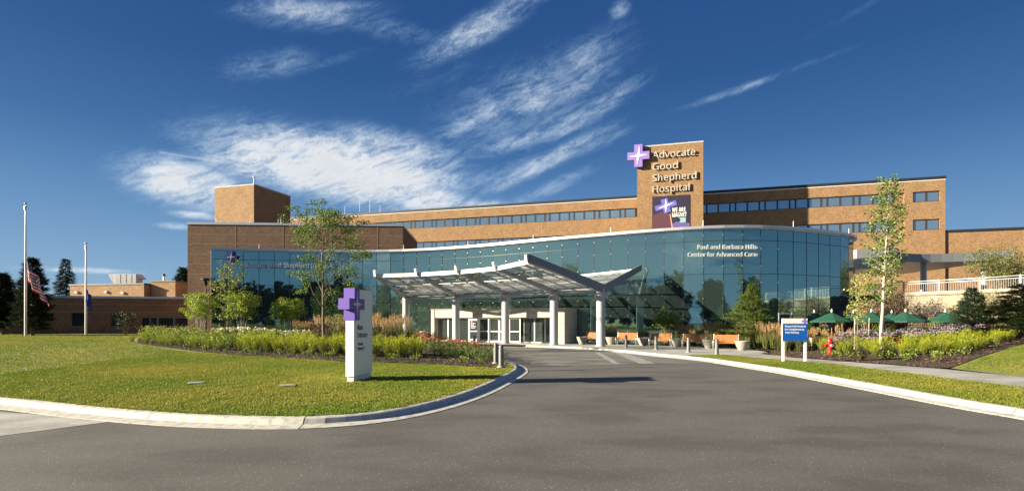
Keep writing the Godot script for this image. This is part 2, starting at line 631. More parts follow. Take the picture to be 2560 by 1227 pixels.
# a tree with one straight leader; shape(t) gives the reach at the height share t
func leader_tree(called: String, at: Vector3, h: float, foot: float, shape: Callable, r0: float, nb: int, slope: float, lean: Vector2, leaves: Dictionary, bark: Material, sd: int) -> Node3D:
	rng.seed = sd
	var root := base(called, at)
	var wood := MB.new()
	var crown := MB.new()
	var pts := []
	var rad := []
	for k in 9:
		var t := k / 8.0
		pts.append(Vector3(lean.x * t + rnd(-1, 1) * 0.012 * h * t * leaves.get("wobble", 1.0), h * t - (0.1 if k == 0 else 0.0), lean.y * t + rnd(-1, 1) * 0.01 * h * t))
		rad.append(r0 * (1.0 - 0.93 * t) + 0.006)
	wood.tube(pts, rad, 8)
	var needle: bool = leaves.get("needle", false)
	for i in nb:
		var t := foot + (0.985 - foot) * pow((i + rnd(0, 1)) / nb, 0.9)
		var f := t * 8.0
		var k := mini(int(f), 7)
		var p: Vector3 = pts[k].lerp(pts[k + 1], f - k)
		var a := i * 2.39996 + rnd(-0.4, 0.4)
		var reach: float = shape.call(t) * rnd(0.72, 1.12)
		var o := Vector3(cos(a), 0, sin(a))
		var rise := slope * reach * rnd(0.7, 1.2)
		var e := p + o * reach + Vector3(0, rise, 0)
		var m := p.lerp(e, 0.55) + Vector3(0, (0.12 if needle else -0.06) * reach, 0)
		var br := maxf(0.008, minf(r0 * (1 - t) * 0.5, 0.018 * reach + 0.006))
		wood.tube([p, m, e], [br, br * 0.6, br * 0.25], 4, Color.WHITE, false)
		var cnt: int = int(leaves.count * clampf(reach / leaves.reach, 0.25, 1.6))
		for j in cnt:
			var s := pow(rnd(0.0, 1.0), leaves.get("bias", 0.6))
			s = lerpf(leaves.get("bare", 0.15), 1.04, s)
			var c := p.lerp(m, s / 0.55) if s < 0.55 else m.lerp(e, (s - 0.55) / 0.45)
			if needle:
				var side: Vector3 = o.cross(Vector3.UP) * rnd(-1, 1) * reach * leaves.get("fan", 0.28) * s
				c += side + Vector3(0, rnd(-0.5, 0.3) * leaves.size * 0.6, 0)
				var dir: Vector3 = (o * 0.8 + side.normalized() * 0.7 + Vector3(rnd(-0.5, 0.5), rnd(-0.35, leaves.get("tilt", 0.4)), rnd(-0.5, 0.5))).normalized()
				blade(crown, c, c + dir * leaves.size * rnd(0.7, 1.3), leaves.size * leaves.get("wide", 0.22), vary(leaves.col, 0.3), 0.5)
			else:
				c += Vector3(rnd(-1, 1), rnd(-0.8, 0.8), rnd(-1, 1)) * leaves.spread
				leaf(crown, c, leaves.size, vary(leaves.col if rnd(0, 1) < 0.75 else leaves.col2, 0.28), 0.75)
	obj("trunk", wood, bark, root)
	obj("crown", crown, M.leaf, root)
	return root

func multi_stem(called: String, at: Vector3, h: float, w: float, stems: int, tips_per: int, leaf_n: int, size: float, col: Color, bark: Material, sd: int, low := 0.35) -> Node3D:
	rng.seed = sd
	var root := base(called, at)
	var wood := MB.new()
	var crown := MB.new()
	for i in stems:
		var a := TAU * i / stems + rnd(-0.3, 0.3)
		var o := Vector3(cos(a), 0, sin(a))
		var top := o * w * rnd(0.25, 0.8) + Vector3(0, h * rnd(0.7, 0.96), 0)
		var mid := o * w * rnd(0.12, 0.3) + Vector3(0, h * 0.4, 0)
		wood.tube([o * 0.1 - Vector3(0, 0.1, 0), mid, top], [0.03, 0.02, 0.006], 5, Color.WHITE, false)
		for k in tips_per:
			var s := rnd(low, 1.0)
			var p := mid.lerp(top, (s - 0.3) / 0.7) if s > 0.3 else mid * (s / 0.3)
			var q := p + Vector3(rnd(-1, 1), rnd(0.0, 0.9), rnd(-1, 1)) * w * 0.5
			var fl := Vector2(q.x, q.z).length()
			var cap := w * sqrt(maxf(0.08, 1.0 - pow((q.y / h - 0.62) / 0.46, 2)))
			if fl > cap:
				q.x *= cap / fl
				q.z *= cap / fl
			q.y = clampf(q.y, h * low, h)
			wood.tube([p, q], [0.009, 0.004], 3, Color.WHITE, false)
			tuft_cluster(crown, q, w * 0.19, leaf_n, size, col)
	obj("trunk", wood, bark, root)
	obj("crown", crown, M.leaf, root)
	return root

# ---------------------------------------------------------------- lettering
func text_mesh(s: String, cap: float, depth: float, bold := false) -> TextMesh:
	var f := SystemFont.new()
	f.font_names = PackedStringArray(["Droid Sans"])
	if bold:
		f.font_weight = 700
	var t := TextMesh.new()
	t.text = s
	t.font = f
	t.font_size = 64
	t.pixel_size = cap / (0.714 * 64.0)
	t.depth = depth
	t.curve_step = 1.5
	t.horizontal_alignment = HORIZONTAL_ALIGNMENT_LEFT
	t.vertical_alignment = VERTICAL_ALIGNMENT_BOTTOM
	return t

# lettering whose left end stands at "at" (local to parent) on the baseline, squeezed to the given width
func letters(s: String, cap: float, width: float, depth: float, m: Material, parent: Node, at: Vector3, bold := false) -> MeshInstance3D:
	var t := text_mesh(s, cap, depth, bold)
	var o := obj("letters", t, m, parent)
	var bb := t.get_aabb()
	var k := width / bb.size.x
	var lo := 0.0
	if s.contains("p") or s.contains("g") or s.contains("y"):
		lo = 0.21 * cap / 0.714 * 1.02
	o.scale = Vector3(k, 1, 1)
	o.position = at + Vector3(-bb.position.x * k, -bb.position.y - lo, 0)
	return o

func plus_poly(w: float, h: float, a: float, b: float) -> PackedVector2Array:
	# w, h whole size; a width of the upright, b height of the arms
	var x := w / 2
	var y := h / 2
	a /= 2
	b /= 2
	return PackedVector2Array([Vector2(-a, -y), Vector2(a, -y), Vector2(a, -b), Vector2(x, -b), Vector2(x, b), Vector2(a, b), Vector2(a, y), Vector2(-a, y), Vector2(-a, b), Vector2(-x, b), Vector2(-x, -b), Vector2(-a, -b)])

func star_poly(w: float, h: float, lean := 0.0) -> PackedVector2Array:
	var r := PackedVector2Array()
	for i in 8:
		var a := PI / 2 - TAU * i / 8.0
		var q := Vector2(cos(a) * w / 2, sin(a) * h / 2)
		if i % 2:
			q *= 0.17
		r.append(Vector2(q.x + lean * q.y, q.y + lean * 0.35 * q.x))
	return r

func _ready() -> void:
	setup_light()
	setup_materials()
	build_ground()
	build_brick_blocks()
	build_pavilion()
	build_vestibule()
	build_canopy()
	build_right_side()
	build_signs()
	build_furniture()
	build_plants()
	build_trees()

func setup_light() -> void:
	var cam := Camera3D.new()
	cam.name = "camera"
	cam.projection = Camera3D.PROJECTION_FRUSTUM
	cam.near = 0.1
	cam.far = 1500.0
	cam.size = 0.1 * 1227.0 / 1350.0
	cam.frustum_offset = Vector2(0, 0.1 * 191.5 / 1350.0)
	cam.position = Vector3(0, 2, 0)
	add_child(cam)
	cam.current = true
	var env := Environment.new()
	env.background_mode = Environment.BG_SKY
	env.sky = make_sky()
	env.background_energy_multiplier = 1.0 / 3.5
	env.tonemap_mode = Environment.TONE_MAPPER_LINEAR
	env.tonemap_exposure = 3.5
	env.sdfgi_enabled = true
	env.ssao_enabled = true
	env.ssil_enabled = true
	var we := WorldEnvironment.new()
	we.environment = env
	add_child(we)
	var sun := DirectionalLight3D.new()
	sun.name = "sun"
	sun.light_energy = 1.6
	sun.light_color = Color(1.0, 0.94, 0.82)
	sun.light_angular_distance = 0.5
	sun.shadow_enabled = true
	add_child(sun)
	var el := deg_to_rad(17.0)
	sun.look_at_from_position(Vector3.ZERO, Vector3(0.985 * cos(el), -sin(el), -0.171 * cos(el)))

func setup_materials() -> void:
	M.asphalt = with_patches(surface(asphalt_image(), 7.4, 0.82), noise_tex(1024, 0.008, [[0.2, grey(0.84)], [0.45, grey(0.94)], [0.6, grey(0.97)], [0.85, grey(1.0)]], 6, 9), Vector3(0.03, 0.05, 0.06))
	M.concrete = with_patches(surface(noise_tex(512, 0.05, [[0.2, lin(0.33, 0.325, 0.31)], [0.8, lin(0.42, 0.415, 0.395)]], 4, 11), 2.6, 0.85),
		noise_tex(512, 0.015, [[0.2, grey(0.84)], [0.7, grey(1.0)]], 4, 12), Vector3(0.06, 0.06, 0.09))
	M.drive = with_patches(surface(noise_tex(512, 0.06, [[0.2, lin(0.135, 0.13, 0.122)], [0.8, lin(0.19, 0.182, 0.17)]], 4, 13), 3.1, 0.85),
		noise_tex(512, 0.012, [[0.2, grey(0.75)], [0.7, grey(1.0)]], 4, 14), Vector3(0.04, 0.05, 0.1))
	M.kerb = with_patches(surface(noise_tex(512, 0.09, [[0.15, lin(0.42, 0.41, 0.375)], [0.5, lin(0.5, 0.485, 0.445)], [0.9, lin(0.55, 0.535, 0.49)]], 4, 15), 1.7, 0.85),
		noise_tex(512, 0.02, [[0.25, grey(0.86)], [0.5, grey(1.0)]], 5, 16), Vector3(0.35, 0.35, 0.35))
	M.soil = surface(noise_tex(512, 0.05, [[0.2, lin(0.11, 0.135, 0.025)], [0.5, lin(0.17, 0.185, 0.035)], [0.8, lin(0.25, 0.22, 0.06)]], 4, 17), 3.3, 0.95)
	M.mulch = with_bump(surface(noise_tex(512, 0.09, [[0.2, lin(0.014, 0.009, 0.006)], [0.5, lin(0.042, 0.025, 0.016)], [0.85, lin(0.1, 0.062, 0.04)]], 3, 18), 1.6, 0.95), noise_tex(256, 0.09, [[0.0, grey(0)], [1.0, grey(1)]], 3, 19), 6.0)
	M.leaf = leafmat(0.5)
	M.plain_leaf = leafmat(0.45)
	M.bark = with_bump(surface(noise_tex(256, 0.05, [[0.2, lin(0.09, 0.07, 0.05)], [0.8, lin(0.24, 0.19, 0.14)]], 3, 20), 0.7, 0.95, false), noise_tex(128, 0.08, [[0.0, grey(0)], [1.0, grey(1)]], 3, 21), 2.0)
	M.pale_bark = surface(noise_tex(256, 0.07, [[0.2, lin(0.16, 0.15, 0.13)], [0.4, lin(0.38, 0.36, 0.32)], [0.8, lin(0.48, 0.46, 0.42)]], 3, 22), 0.9, 0.9, false)
	var tan := brick_image([lin(0.27, 0.158, 0.078), lin(0.285, 0.168, 0.083), lin(0.255, 0.147, 0.07), lin(0.27, 0.158, 0.078), lin(0.277, 0.163, 0.08), lin(0.18, 0.103, 0.054)], lin(0.23, 0.16, 0.095), 31)
	M.tan_brick = with_patches(surface(tan, 4.8, 0.9, false), noise_tex(512, 0.02, [[0.2, grey(0.955)], [0.7, grey(1.0)]], 5, 32), Vector3(0.05, 0.03, 0.05), false)
	var brown := brick_image([lin(0.2, 0.115, 0.072), lin(0.215, 0.124, 0.078), lin(0.187, 0.107, 0.067), lin(0.2, 0.118, 0.074), lin(0.13, 0.075, 0.051)], lin(0.16, 0.11, 0.075), 33)
	M.brown_brick = with_patches(surface(brown, 4.8, 0.9, false), noise_tex(512, 0.02, [[0.2, grey(0.95)], [0.7, grey(1.0)]], 5, 34), Vector3(0.05, 0.03, 0.05), false)
	M.joint = mat(0.38, 0.31, 0.24, 0.9)
	M.dark_metal = mat(0.018, 0.018, 0.02, 0.5)
	M.bronze = mat(0.045, 0.036, 0.028, 0.5)
	M.alu = mat(0.55, 0.56, 0.58, 0.38, 0.7)
	M.grey_paint = mat(0.36, 0.375, 0.40, 0.4)
	M.panel_grey = mat(0.17, 0.18, 0.2, 0.35, 0.3)
	M.slate = mat(0.13, 0.145, 0.175, 0.35, 0.2)
	M.white_paint = mat(0.76, 0.76, 0.75, 0.4)
	M.rail_paint = mat(0.4, 0.4, 0.42, 0.4, 0.2)
	M.stone = with_patches(surface(noise_tex(512, 0.03, [[0.2, lin(0.41, 0.375, 0.33)], [0.8, lin(0.49, 0.455, 0.41)]], 4, 41), 2.2, 0.85, false), noise_tex(256, 0.02, [[0.2, grey(0.9)], [0.7, grey(1.0)]], 3, 42), Vector3(0.3, 0.3, 0.3), false)
	M.window = mat(0.3, 0.41, 0.47, 0.05, 0.8)
	M.dark_glass = mat(0.03, 0.04, 0.05, 0.05, 0.3)
	var g := mat(0.215, 0.355, 0.35, 0.02, 0.9)
	g.transparency = BaseMaterial3D.TRANSPARENCY_ALPHA
	g.albedo_color.a = 0.02
	M.glass = g
	var cg := mat(0.42, 0.43, 0.44, 0.03, 0.4)
	cg.transparency = BaseMaterial3D.TRANSPARENCY_ALPHA
	cg.albedo_color.a = 0.14
	M.canopy_glass = cg
	var dg := mat(0.08, 0.1, 0.1, 0.02, 0.25)
	dg.transparency = BaseMaterial3D.TRANSPARENCY_ALPHA
	dg.albedo_color.a = 0.3
	M.door_glass = dg
	M.blind = mat(0.3, 0.32, 0.32, 0.9)
	M.mullion = mat(0.02, 0.035, 0.045, 0.4)
	M.interior = mat(0.32, 0.32, 0.31, 0.9)
	M.interior_floor = mat(0.26, 0.245, 0.22, 0.6)
	M.purple = mat(0.13, 0.075, 0.42, 0.45)
	M.lilac = mat(0.25, 0.165, 0.52, 0.45)
	M.letter = mat(0.46, 0.44, 0.40, 0.4)
	M.black_letter = mat(0.02, 0.022, 0.03, 0.5)
	M.blue = mat(0.004, 0.1, 0.45, 0.4)
	M.wood = with_patches(surface(noise_tex(256, 0.02, [[0.2, lin(0.33, 0.125, 0.03)], [0.8, lin(0.46, 0.2, 0.055)]], 4, 51), 0.5, 0.55, false), noise_tex(256, 0.03, [[0.2, grey(0.8)], [0.8, grey(1.0)]], 3, 52), Vector3(0.6, 9.0, 9.0), false)
	M.planter = surface(noise_tex(256, 0.05, [[0.2, lin(0.25, 0.235, 0.205)], [0.8, lin(0.31, 0.295, 0.26)]], 4, 53), 0.8, 0.9, false)
	M.bollard = mat(0.16, 0.165, 0.17, 0.5, 0.2)
	M.red = mat(0.45, 0.012, 0.018, 0.35)
	M.green_cloth = mat(0.004, 0.062, 0.038, 0.8)
	M.block = with_patches(surface(noise_tex(256, 0.06, [[0.2, lin(0.25, 0.215, 0.165)], [0.8, lin(0.34, 0.295, 0.23)]], 4, 54), 1.2, 0.95), noise_tex(256, 0.02, [[0.2, grey(0.85)], [0.8, grey(1.0)]], 3, 55), Vector3(0.2, 0.2, 0.2))
	M.roof_gravel = mat(0.25, 0.24, 0.22, 0.95)
	M.marking = with_patches(mat(0.36, 0.37, 0.36, 0.8), noise_tex(256, 0.06, [[0.25, grey(0.5)], [0.6, grey(1.0)]], 4, 56), Vector3(0.5, 0.5, 0.5))

var kerb_left: PackedVector2Array
var kerb_right: PackedVector2Array
var bed_left: PackedVector2Array
var bed_reed: PackedVector2Array
var bed_right: PackedVector2Array

func build_ground() -> void:
	var gmb := MB.new()
	gmb.quad(Vector3(-900, -0.12, 900), Vector3(900, -0.12, 900), Vector3(900, -0.12, -900), Vector3(-900, -0.12, -900))
	tag(obj("ground", gmb, M.soil), "", "", "", "structure")
	kerb_left = resample(poly([[-46, 25], [-24, 17.6], [-16, 14.6], [-12.47, 13.15], [-11.58, 12.81], [-8.88, 11.63], [-6.73, 10.88], [-5.34, 10.6], [-4.0, 10.55], [-3.08, 10.93], [-2.41, 11.63], [-1.73, 12.95], [-1.1, 14.85], [-0.52, 17.41], [0.0, 20.2], [0.2, 21.95], [0.1, 24.04], [-0.3, 26.03], [-0.9, 29.5], [-1.5, 33], [-2.5, 37.3], [-4.0, 40.8], [-6.2, 44.3], [-9.0, 48.2]]), 0.38)
	kerb_right = resample(poly([[16, -8], [12.6, 0], [11.2, 6], [10.95, 11.1], [10.8, 12.8], [10.87, 16.8], [10.87, 20.8], [10.72, 22.6], [10.15, 27.7], [8.9, 31.3], [6.35, 38.3], [3.4, 41.9], [0.9, 43.9]]), 0.38)
	kerb("kerb_by_lawn", kerb_left, 1.0, M.kerb, 9)
	kerb("kerb_by_walk", kerb_right, -1.0, M.kerb, 9)
	# drive
	tag(obj("road", sheet(poly([[-60, -30], [40, -30], [40, 27.2], [-60, 27.2]]), flat_h, 0.0, 20.0), M.asphalt), "", "", "", "structure")
	tag(obj("entrance_drive", sheet(poly([[-14, 52], [-9.5, 48], [-1, 30], [0.0, 24.0], [0.45, 24.1], [6.99, 26.2], [9.8, 26.45], [11, 26.5], [12, 32], [4, 44], [-8, 56]]), flat_h, 0.006, 40.0), M.drive), "", "", "", "structure")
	tag(obj("concrete_apron", sheet(poly([[-40, 22], [-12, 12.2], [-8.0, 10.95], [-9.0, 9.45], [-14, 5], [-40, 2]]), flat_h, 0.005, 40.0), M.concrete), "", "", "", "structure")
	# painted stripes across the drive
	for s in [[5.6, 35.5, 5.0, 25.6, 0.35], [7.0, 35.0, 6.5, 25.9, 0.75]]:
		var mk := MB.new()
		mk.quad(P(s[2] - s[4] * 0.5, s[3], 0.012), P(s[2] + s[4] * 0.5, s[3], 0.012), P(s[0] + s[4] * 0.5, s[1], 0.012), P(s[0] - s[4] * 0.5, s[1], 0.012))
		tag(obj("road_marking", mk, M.marking), "", "", "", "structure")
	# left lawn, bed
	var inner := offset_line(kerb_left, -0.15)
	var lp := inner.duplicate()
	lp.append_array(poly([[-9.6, 50], [-10, 58.5], [-33, 58.5], [-36, 63], [-90, 63], [-90, 40]]))
	tag(obj("lawn", sheet(lp, lawn_h, 0.0, 1.5), M.soil), "", "", "", "structure")
	bed_left = poly([[-30.5, 43.8], [-25.3, 36.5], [-21.6, 33.2], [-17.0, 29.4], [-13.1, 26.9], [-9.95, 25.3], [-7.46, 24.1], [-4.96, 23.9], [-3.1, 23.4], [-1.7, 22.6], [-0.6, 21.9], [-0.1, 22.4], [-0.15, 24.2], [-0.55, 26.3], [-1.2, 29.6], [-1.8, 33.2], [-2.8, 37.5], [-4.4, 41.1], [-6.5, 44.5], [-9.2, 48.3], [-10, 52], [-14, 56.5], [-30, 55.0], [-32, 49]])
	tag(obj("mulch_bed", sheet(bed_left, lawn_h, 0.035, 1.2), M.mulch), "", "", "", "structure")
	# plaza by the door, walk to the right, strip of grass
	var rin := offset_line(kerb_right, 0.15)
	var plaza := PackedVector2Array()
	for q in rin:
		if q.y > 27.4:
			plaza.append(q)
	plaza.append_array(poly([[-3, 45.2], [-9.2, 49.4], [-9.6, 55.5], [0, 53], [8, 47.0], [9.2, 46.3], [11.2, 44.4], [13.4, 42.0], [15.1, 39.5], [16.3, 36.4], [15.9, 33.5], [14.6, 31.8], [14.86, 28.2], [17.2, 21.5], [17.4, 18.3], [17.6, 2], [14.6, 2], [14.43, 15.2], [14.28, 19.3], [14.2, 23.7], [12.67, 27.6], [11.9, 30.4]]))
	var pv := sheet(plaza, flat_h, 0.138, 60.0)
	tag(obj("pavement", pv, M.concrete), "", "", "", "structure")
	var strip := PackedVector2Array()
	for q in rin:
		if q.y < 29.8 and q.y > 1.5:
			strip.append(q)
	strip.append_array(poly([[11.9, 30.4], [12.67, 27.6], [14.2, 23.7], [14.28, 19.3], [14.43, 15.2], [14.6, 1.6]]))
	tag(obj("grass_strip", sheet(strip, flat_h, 0.142, 60.0), M.soil), "", "", "", "structure")
	bed_right = poly([[14.9, 28.4], [17.2, 21.7], [17.7, 21.8], [21.6, 25.0], [26.4, 28.7], [30.2, 31.4], [36, 35], [36, 38], [30, 35.6], [22, 35.0], [17.6, 35.2], [16.1, 33.2], [14.8, 31.6]])
	tag(obj("mulch_bed", sheet(bed_right, right_h, 0.02, 2.0), M.mulch), "", "", "", "structure")
	var right_lawn := poly([[17.7, 21.75], [17.35, 18.3], [17.55, 2], [60, 2], [60, 36], [36, 35], [30.2, 31.4], [26.4, 28.7], [21.6, 25.0]])
	tag(obj("side_lawn", sheet(right_lawn, right_h, 0.0, 3.0), M.soil), "", "", "", "structure")
	bed_reed = poly([[16.2, 33.4], [17.6, 35.2], [19.2, 37.5], [21.4, 43.3], [19.2, 43.0], [16.6, 43.0], [13.7, 44.0], [10.8, 45.4], [9.3, 46.2], [11.3, 44.4], [13.5, 42.0], [15.2, 39.5], [16.4, 36.4]])
	tag(obj("mulch_bed", sheet(bed_reed, flat_h, 0.16, 40.0), M.mulch), "", "", "", "structure")
	tag(obj("terrace", sheet(poly([[17.7, 35.3], [22, 35.1], [30, 35.7], [35.2, 36.5], [33, 40], [30, 42.2], [24, 43.4], [21.5, 43.3], [19.3, 37.5]]), flat_h, 0.13, 60.0), M.concrete), "", "", "", "structure")
	# grass: short uneven tufts, thick near the kerb
	rng.seed = 77
	var tuft := MB.new()
	for i in 9:
		var a := rnd(0, TAU)
		var o := Vector3(cos(a), 0, sin(a))
		blade(tuft, o * rnd(0, 0.035), o * rnd(0.02, 0.06) + Vector3(0, rnd(0.022, 0.048), 0), 0.008, grey(rnd(0.78, 1.18)), 0.65)
	var tone := FastNoiseLite.new()
	tone.frequency = 0.16
	tone.fractal_octaves = 5
	var fine := FastNoiseLite.new()
	fine.frequency = 1.6
	fine.seed = 4
	var tm := tuft.mesh()
	var spots := []
	var cols := []
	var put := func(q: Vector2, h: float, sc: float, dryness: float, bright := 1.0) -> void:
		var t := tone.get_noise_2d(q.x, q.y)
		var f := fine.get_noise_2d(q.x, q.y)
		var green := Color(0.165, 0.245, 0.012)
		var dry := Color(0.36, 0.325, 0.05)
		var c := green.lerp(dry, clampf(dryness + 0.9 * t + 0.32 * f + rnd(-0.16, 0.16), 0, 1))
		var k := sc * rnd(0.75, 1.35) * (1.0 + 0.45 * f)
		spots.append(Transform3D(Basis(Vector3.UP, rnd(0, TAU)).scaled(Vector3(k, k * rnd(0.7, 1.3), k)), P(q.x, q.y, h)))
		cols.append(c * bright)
	var near := PackedVector2Array()
	for q in inner:
		if q.y < 27 and q.x > -18:
			near.append(q)
	near.append_array(poly([[-0.8, 21.9], [-3.1, 23.3], [-7.5, 24], [-13.1, 26.8], [-18.5, 30]]))
	for q in scatter(near, 82000):
		put.call(q, lawn_h(q.x, q.y), 0.95, 0.34)
	var far := poly([[-14, 13.8], [-18.5, 30], [-25, 36.2], [-31, 44], [-33, 57], [-56, 60], [-56, 30], [-30, 20.2], [-20, 16.3]])
	for q in scatter(far, 66000):
		put.call(q, lawn_h(q.x, q.y), 1.15, 0.4)
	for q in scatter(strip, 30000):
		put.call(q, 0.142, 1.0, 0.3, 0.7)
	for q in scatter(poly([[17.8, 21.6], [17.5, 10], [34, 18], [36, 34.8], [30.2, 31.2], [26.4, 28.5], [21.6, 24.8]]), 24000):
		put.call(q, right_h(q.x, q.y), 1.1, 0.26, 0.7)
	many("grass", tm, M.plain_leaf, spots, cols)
	# bark chips
	var chip := MB.new()
	chip.box(Vector3.ZERO, Vector3(0.075, 0.012, 0.02))
	spots = []
	cols = []
	for spec in [[bed_left, 15000, 0.045, 0], [bed_right, 7000, 0.03, 1], [bed_reed, 2500, 0.165, 2]]:
		for q in scatter(spec[0], spec[1]):
			var h: float = (lawn_h(q.x, q.y) if spec[3] == 0 else right_h(q.x, q.y) if spec[3] == 1 else 0.0) + spec[2]
			spots.append(Transform3D(Basis.from_euler(Vector3(rnd(-0.5, 0.5), rnd(0, TAU), rnd(-0.5, 0.5))).scaled(Vector3.ONE * rnd(0.6, 1.7)), P(q.x, q.y, h)))
			cols.append(vary(Color(0.06, 0.035, 0.022) if rnd(0, 1) < 0.8 else Color(0.15, 0.1, 0.065), 0.4))
	many("bark_chips", chip.mesh(), M.plain_leaf, spots, cols)

func window_unit(parent: Node, x0: float, x1: float, y0: float, y1: float, z: float, frame: Material, pane: Material, name_ := "window") -> void:
	var t := 0.1
	var f := MB.new()
	f.span(x0, x1, y0, y0 + t, z - 0.12, z)
	f.span(x0, x1, y1 - t, y1, z - 0.12, z)
	f.span(x0, x0 + t, y0 + t, y1 - t, z - 0.12, z)
	f.span(x1 - t, x1, y0 + t, y1 - t, z - 0.12, z)
	var w := obj(name_, f, frame, parent)
	var p := MB.new()
	p.span(x0 + t, x1 - t, y0 + t, y1 - t, z - 0.09, z - 0.06)
	obj("pane", p, pane, w)

# wall with ribbon openings: bands of brick between rows, a recess behind the windows
func ribbon_wall(parent: Node, x0: float, x1: float, y1: float, depth: float, rows: Array, gaps: Array) -> void:
	var mb := MB.new()
	mb.span(x0, x1, 0, y1, -depth, -0.35)
	var y := 0.0
	for r in rows:
		mb.span(x0, x1, y, r[0], -0.35, 0)
		for g in gaps:
			mb.span(g[0], g[1], r[0], r[1], -0.35, 0)
		y = r[1]
	mb.span(x0, x1, y, y1, -0.35, 0)
	obj("wall", mb, M.tan_brick, parent)

func build_brick_blocks() -> void:
	# long four-storey block, its front turned 16 degrees
	var th := -deg_to_rad(16.1)
	var b := base("hospital_block", P(-3.54, 95.6), th)
	tag(b, "long tan brick hospital block with two ribbon rows of windows", "building")
	var rows := [[15.2, 16.75], [19.25, 20.75]]
	ribbon_wall(b, -48, 67.9, 22.25, 18, rows, [[-48, -28.2], [62.9, 63.95], [67.25, 67.9]])
	var cap := MB.new()
	cap.span(-48.1, 68.0, 22.36, 22.78, -18.1, 0.1)
	obj("roof_edge", cap, M.dark_metal, b)
	var line := MB.new()
	line.span(-48.0, 67.95, 22.25, 22.355, -17.9, 0.06)
	obj("coping", line, M.white_paint, b)
	for r in rows:
		var x := -28.0
		while x < 62.8:
			for w in [1.72, 1.72, 0.82]:
				if x + w > 62.9:
					break
				if x + w < 25.5 or x > 34.8:
					window_unit(b, x + 0.01, x + w - 0.01, r[0] + 0.01, r[1] - 0.02, -0.16, M.bronze, M.window)
				x += w
			if x + 1.72 > 62.9:
				break
		window_unit(b, 63.98, 65.6, r[0] + 0.01, r[1] - 0.02, -0.16, M.bronze, M.window)
		window_unit(b, 65.62, 67.23, r[0] + 0.01, r[1] - 0.02, -0.16, M.bronze, M.window)
	for x in [-17.2, 9.0, 20.0, 58.0]:
		for yy in [[20.75, 22.25], [16.75, 19.25]]:
			var j := MB.new()
			j.span(x - 0.02, x + 0.02, yy[0], yy[1], 0.002, 0.01)
			obj("expansion_joint", j, M.joint, b)
	# lower continuation on the same line
	var lw := base("low_brick_wing", P(-3.54, 95.6), th)
	tag(lw, "lower windowless tan brick wing joined to the end of the long block", "building")
	var mb := MB.new()
	mb.span(67.95, 110, 0, 14.75, -18, -0.25)
	obj("wall", mb, M.tan_brick, lw)
	mb = MB.new()
	mb.span(67.96, 110.1, 14.752, 15.1, -18.1, -0.15)
	obj("roof_edge", mb, M.dark_metal, lw)
	mb = MB.new()
	mb.span(77.2, 77.26, 4, 14.7, -0.248, -0.24)
	obj("expansion_joint", mb, M.joint, lw)
	var ve := base("roof_vent", lw.transform * Vector3(79.0, 15.1, -1.0))
	tag(ve, "small dark capped vent pipe on the low tan wing roof", "vent")
	mb = MB.new()
	mb.tube([Vector3(0, 0, 0), Vector3(0, 0.9, 0)], [0.22, 0.22], 10)
	obj("pipe", mb, M.bronze, ve)
	mb = MB.new()
	mb.lathe([Vector2(0.0, 0.85), Vector2(0.36, 0.9), Vector2(0.36, 1.15), Vector2(0.0, 1.35)], 12)
	obj("cap", mb, M.bronze, ve)
	var tk := MB.new()
	tk.lathe([Vector2(0.0, 0), Vector2(0.9, 0), Vector2(0.9, 1.2), Vector2(0.65, 1.8), Vector2(0.0, 2.0)], 16)
	var tko := obj("roof_tank", tk, M.white_paint)
	tko.position = lw.transform * Vector3(82.2, 15.1, -2.0)
	tag(tko, "white round-topped tank beside the vent pipe on the low wing roof", "tank")
	# tower in front
	var t := base("brick_tower", P(-3.54, 95.6), th)
	tag(t, "tall windowless tan brick tower standing in front of the long block", "tower")
	mb = MB.new()
	mb.span(25.5, 34.9, 0, 28.2, 0.02, 7.55)
	obj("wall", mb, M.tan_brick, t)
	mb = MB.new()
	mb.span(25.45, 34.95, 28.202, 28.42, 0.0, 7.6)
	obj("coping", mb, M.stone, t)
	# stair tower at the left
	var s := base("stair_tower", P(-38.3, 80.0), th)
	tag(s, "square tan brick stair tower rising behind the brown brick wing", "tower")
	mb = MB.new()
	mb.span(-7.2, 0, 0, 22.3, -8.06, 0)
	obj("wall", mb, M.tan_brick, s)
	mb = MB.new()
	mb.span(-7.24, 0.04, 22.302, 22.5, -8.1, 0.04)
	obj("coping", mb, M.stone, s)
	var cm := base("roof_camera", s.transform * Vector3(-0.25, 22.5, -0.25))
	tag(cm, "white camera on a thin mast on the stair tower corner", "camera")
	mb = MB.new()
	mb.tube([Vector3.ZERO, Vector3(0, 0.95, 0)], [0.05, 0.05], 6)
	obj("mast", mb, M.white_paint, cm)
	mb = MB.new()
	mb.lathe([Vector2(0.001, 0.9), Vector2(0.16, 1.0), Vector2(0.17, 1.12), Vector2(0.001, 1.26)], 10)
	obj("housing", mb, M.white_paint, cm)
	# antennas on the long block
	for a in [[-30.5, 1.9], [-27.2, 3.2], [-25.0, 3.0], [-22.8, 1.6]]:
		var an := MB.new()
		an.tube([Vector3.ZERO, Vector3(0, a[1], 0)], [0.045, 0.02], 5)
		an.box(Vector3(0, 0.05, 0), Vector3(0.3, 0.1, 0.3))
		var ao := obj("roof_antenna", an, M.white_paint)
		ao.position = b.transform * Vector3(a[0], 22.76, -1.0)
		tag(ao, "thin white rod antenna on the long block's roof behind the tree", "antenna", "rod antennas on the roof")
	# brown wing behind the glass
	var w := base("brown_wing", P(-36.1, 60.0), deg_to_rad(2.9) * -1.0)
	w.rotation.y = atan2(1.2, 23.7)
	tag(w, "dark brown windowless brick wing rising behind the glass wall", "building")
	mb = MB.new()
	mb.span(0, 23.75, 0, 12.85, -13, 0)
	obj("wall", mb, M.brown_brick, w)
	mb = MB.new()
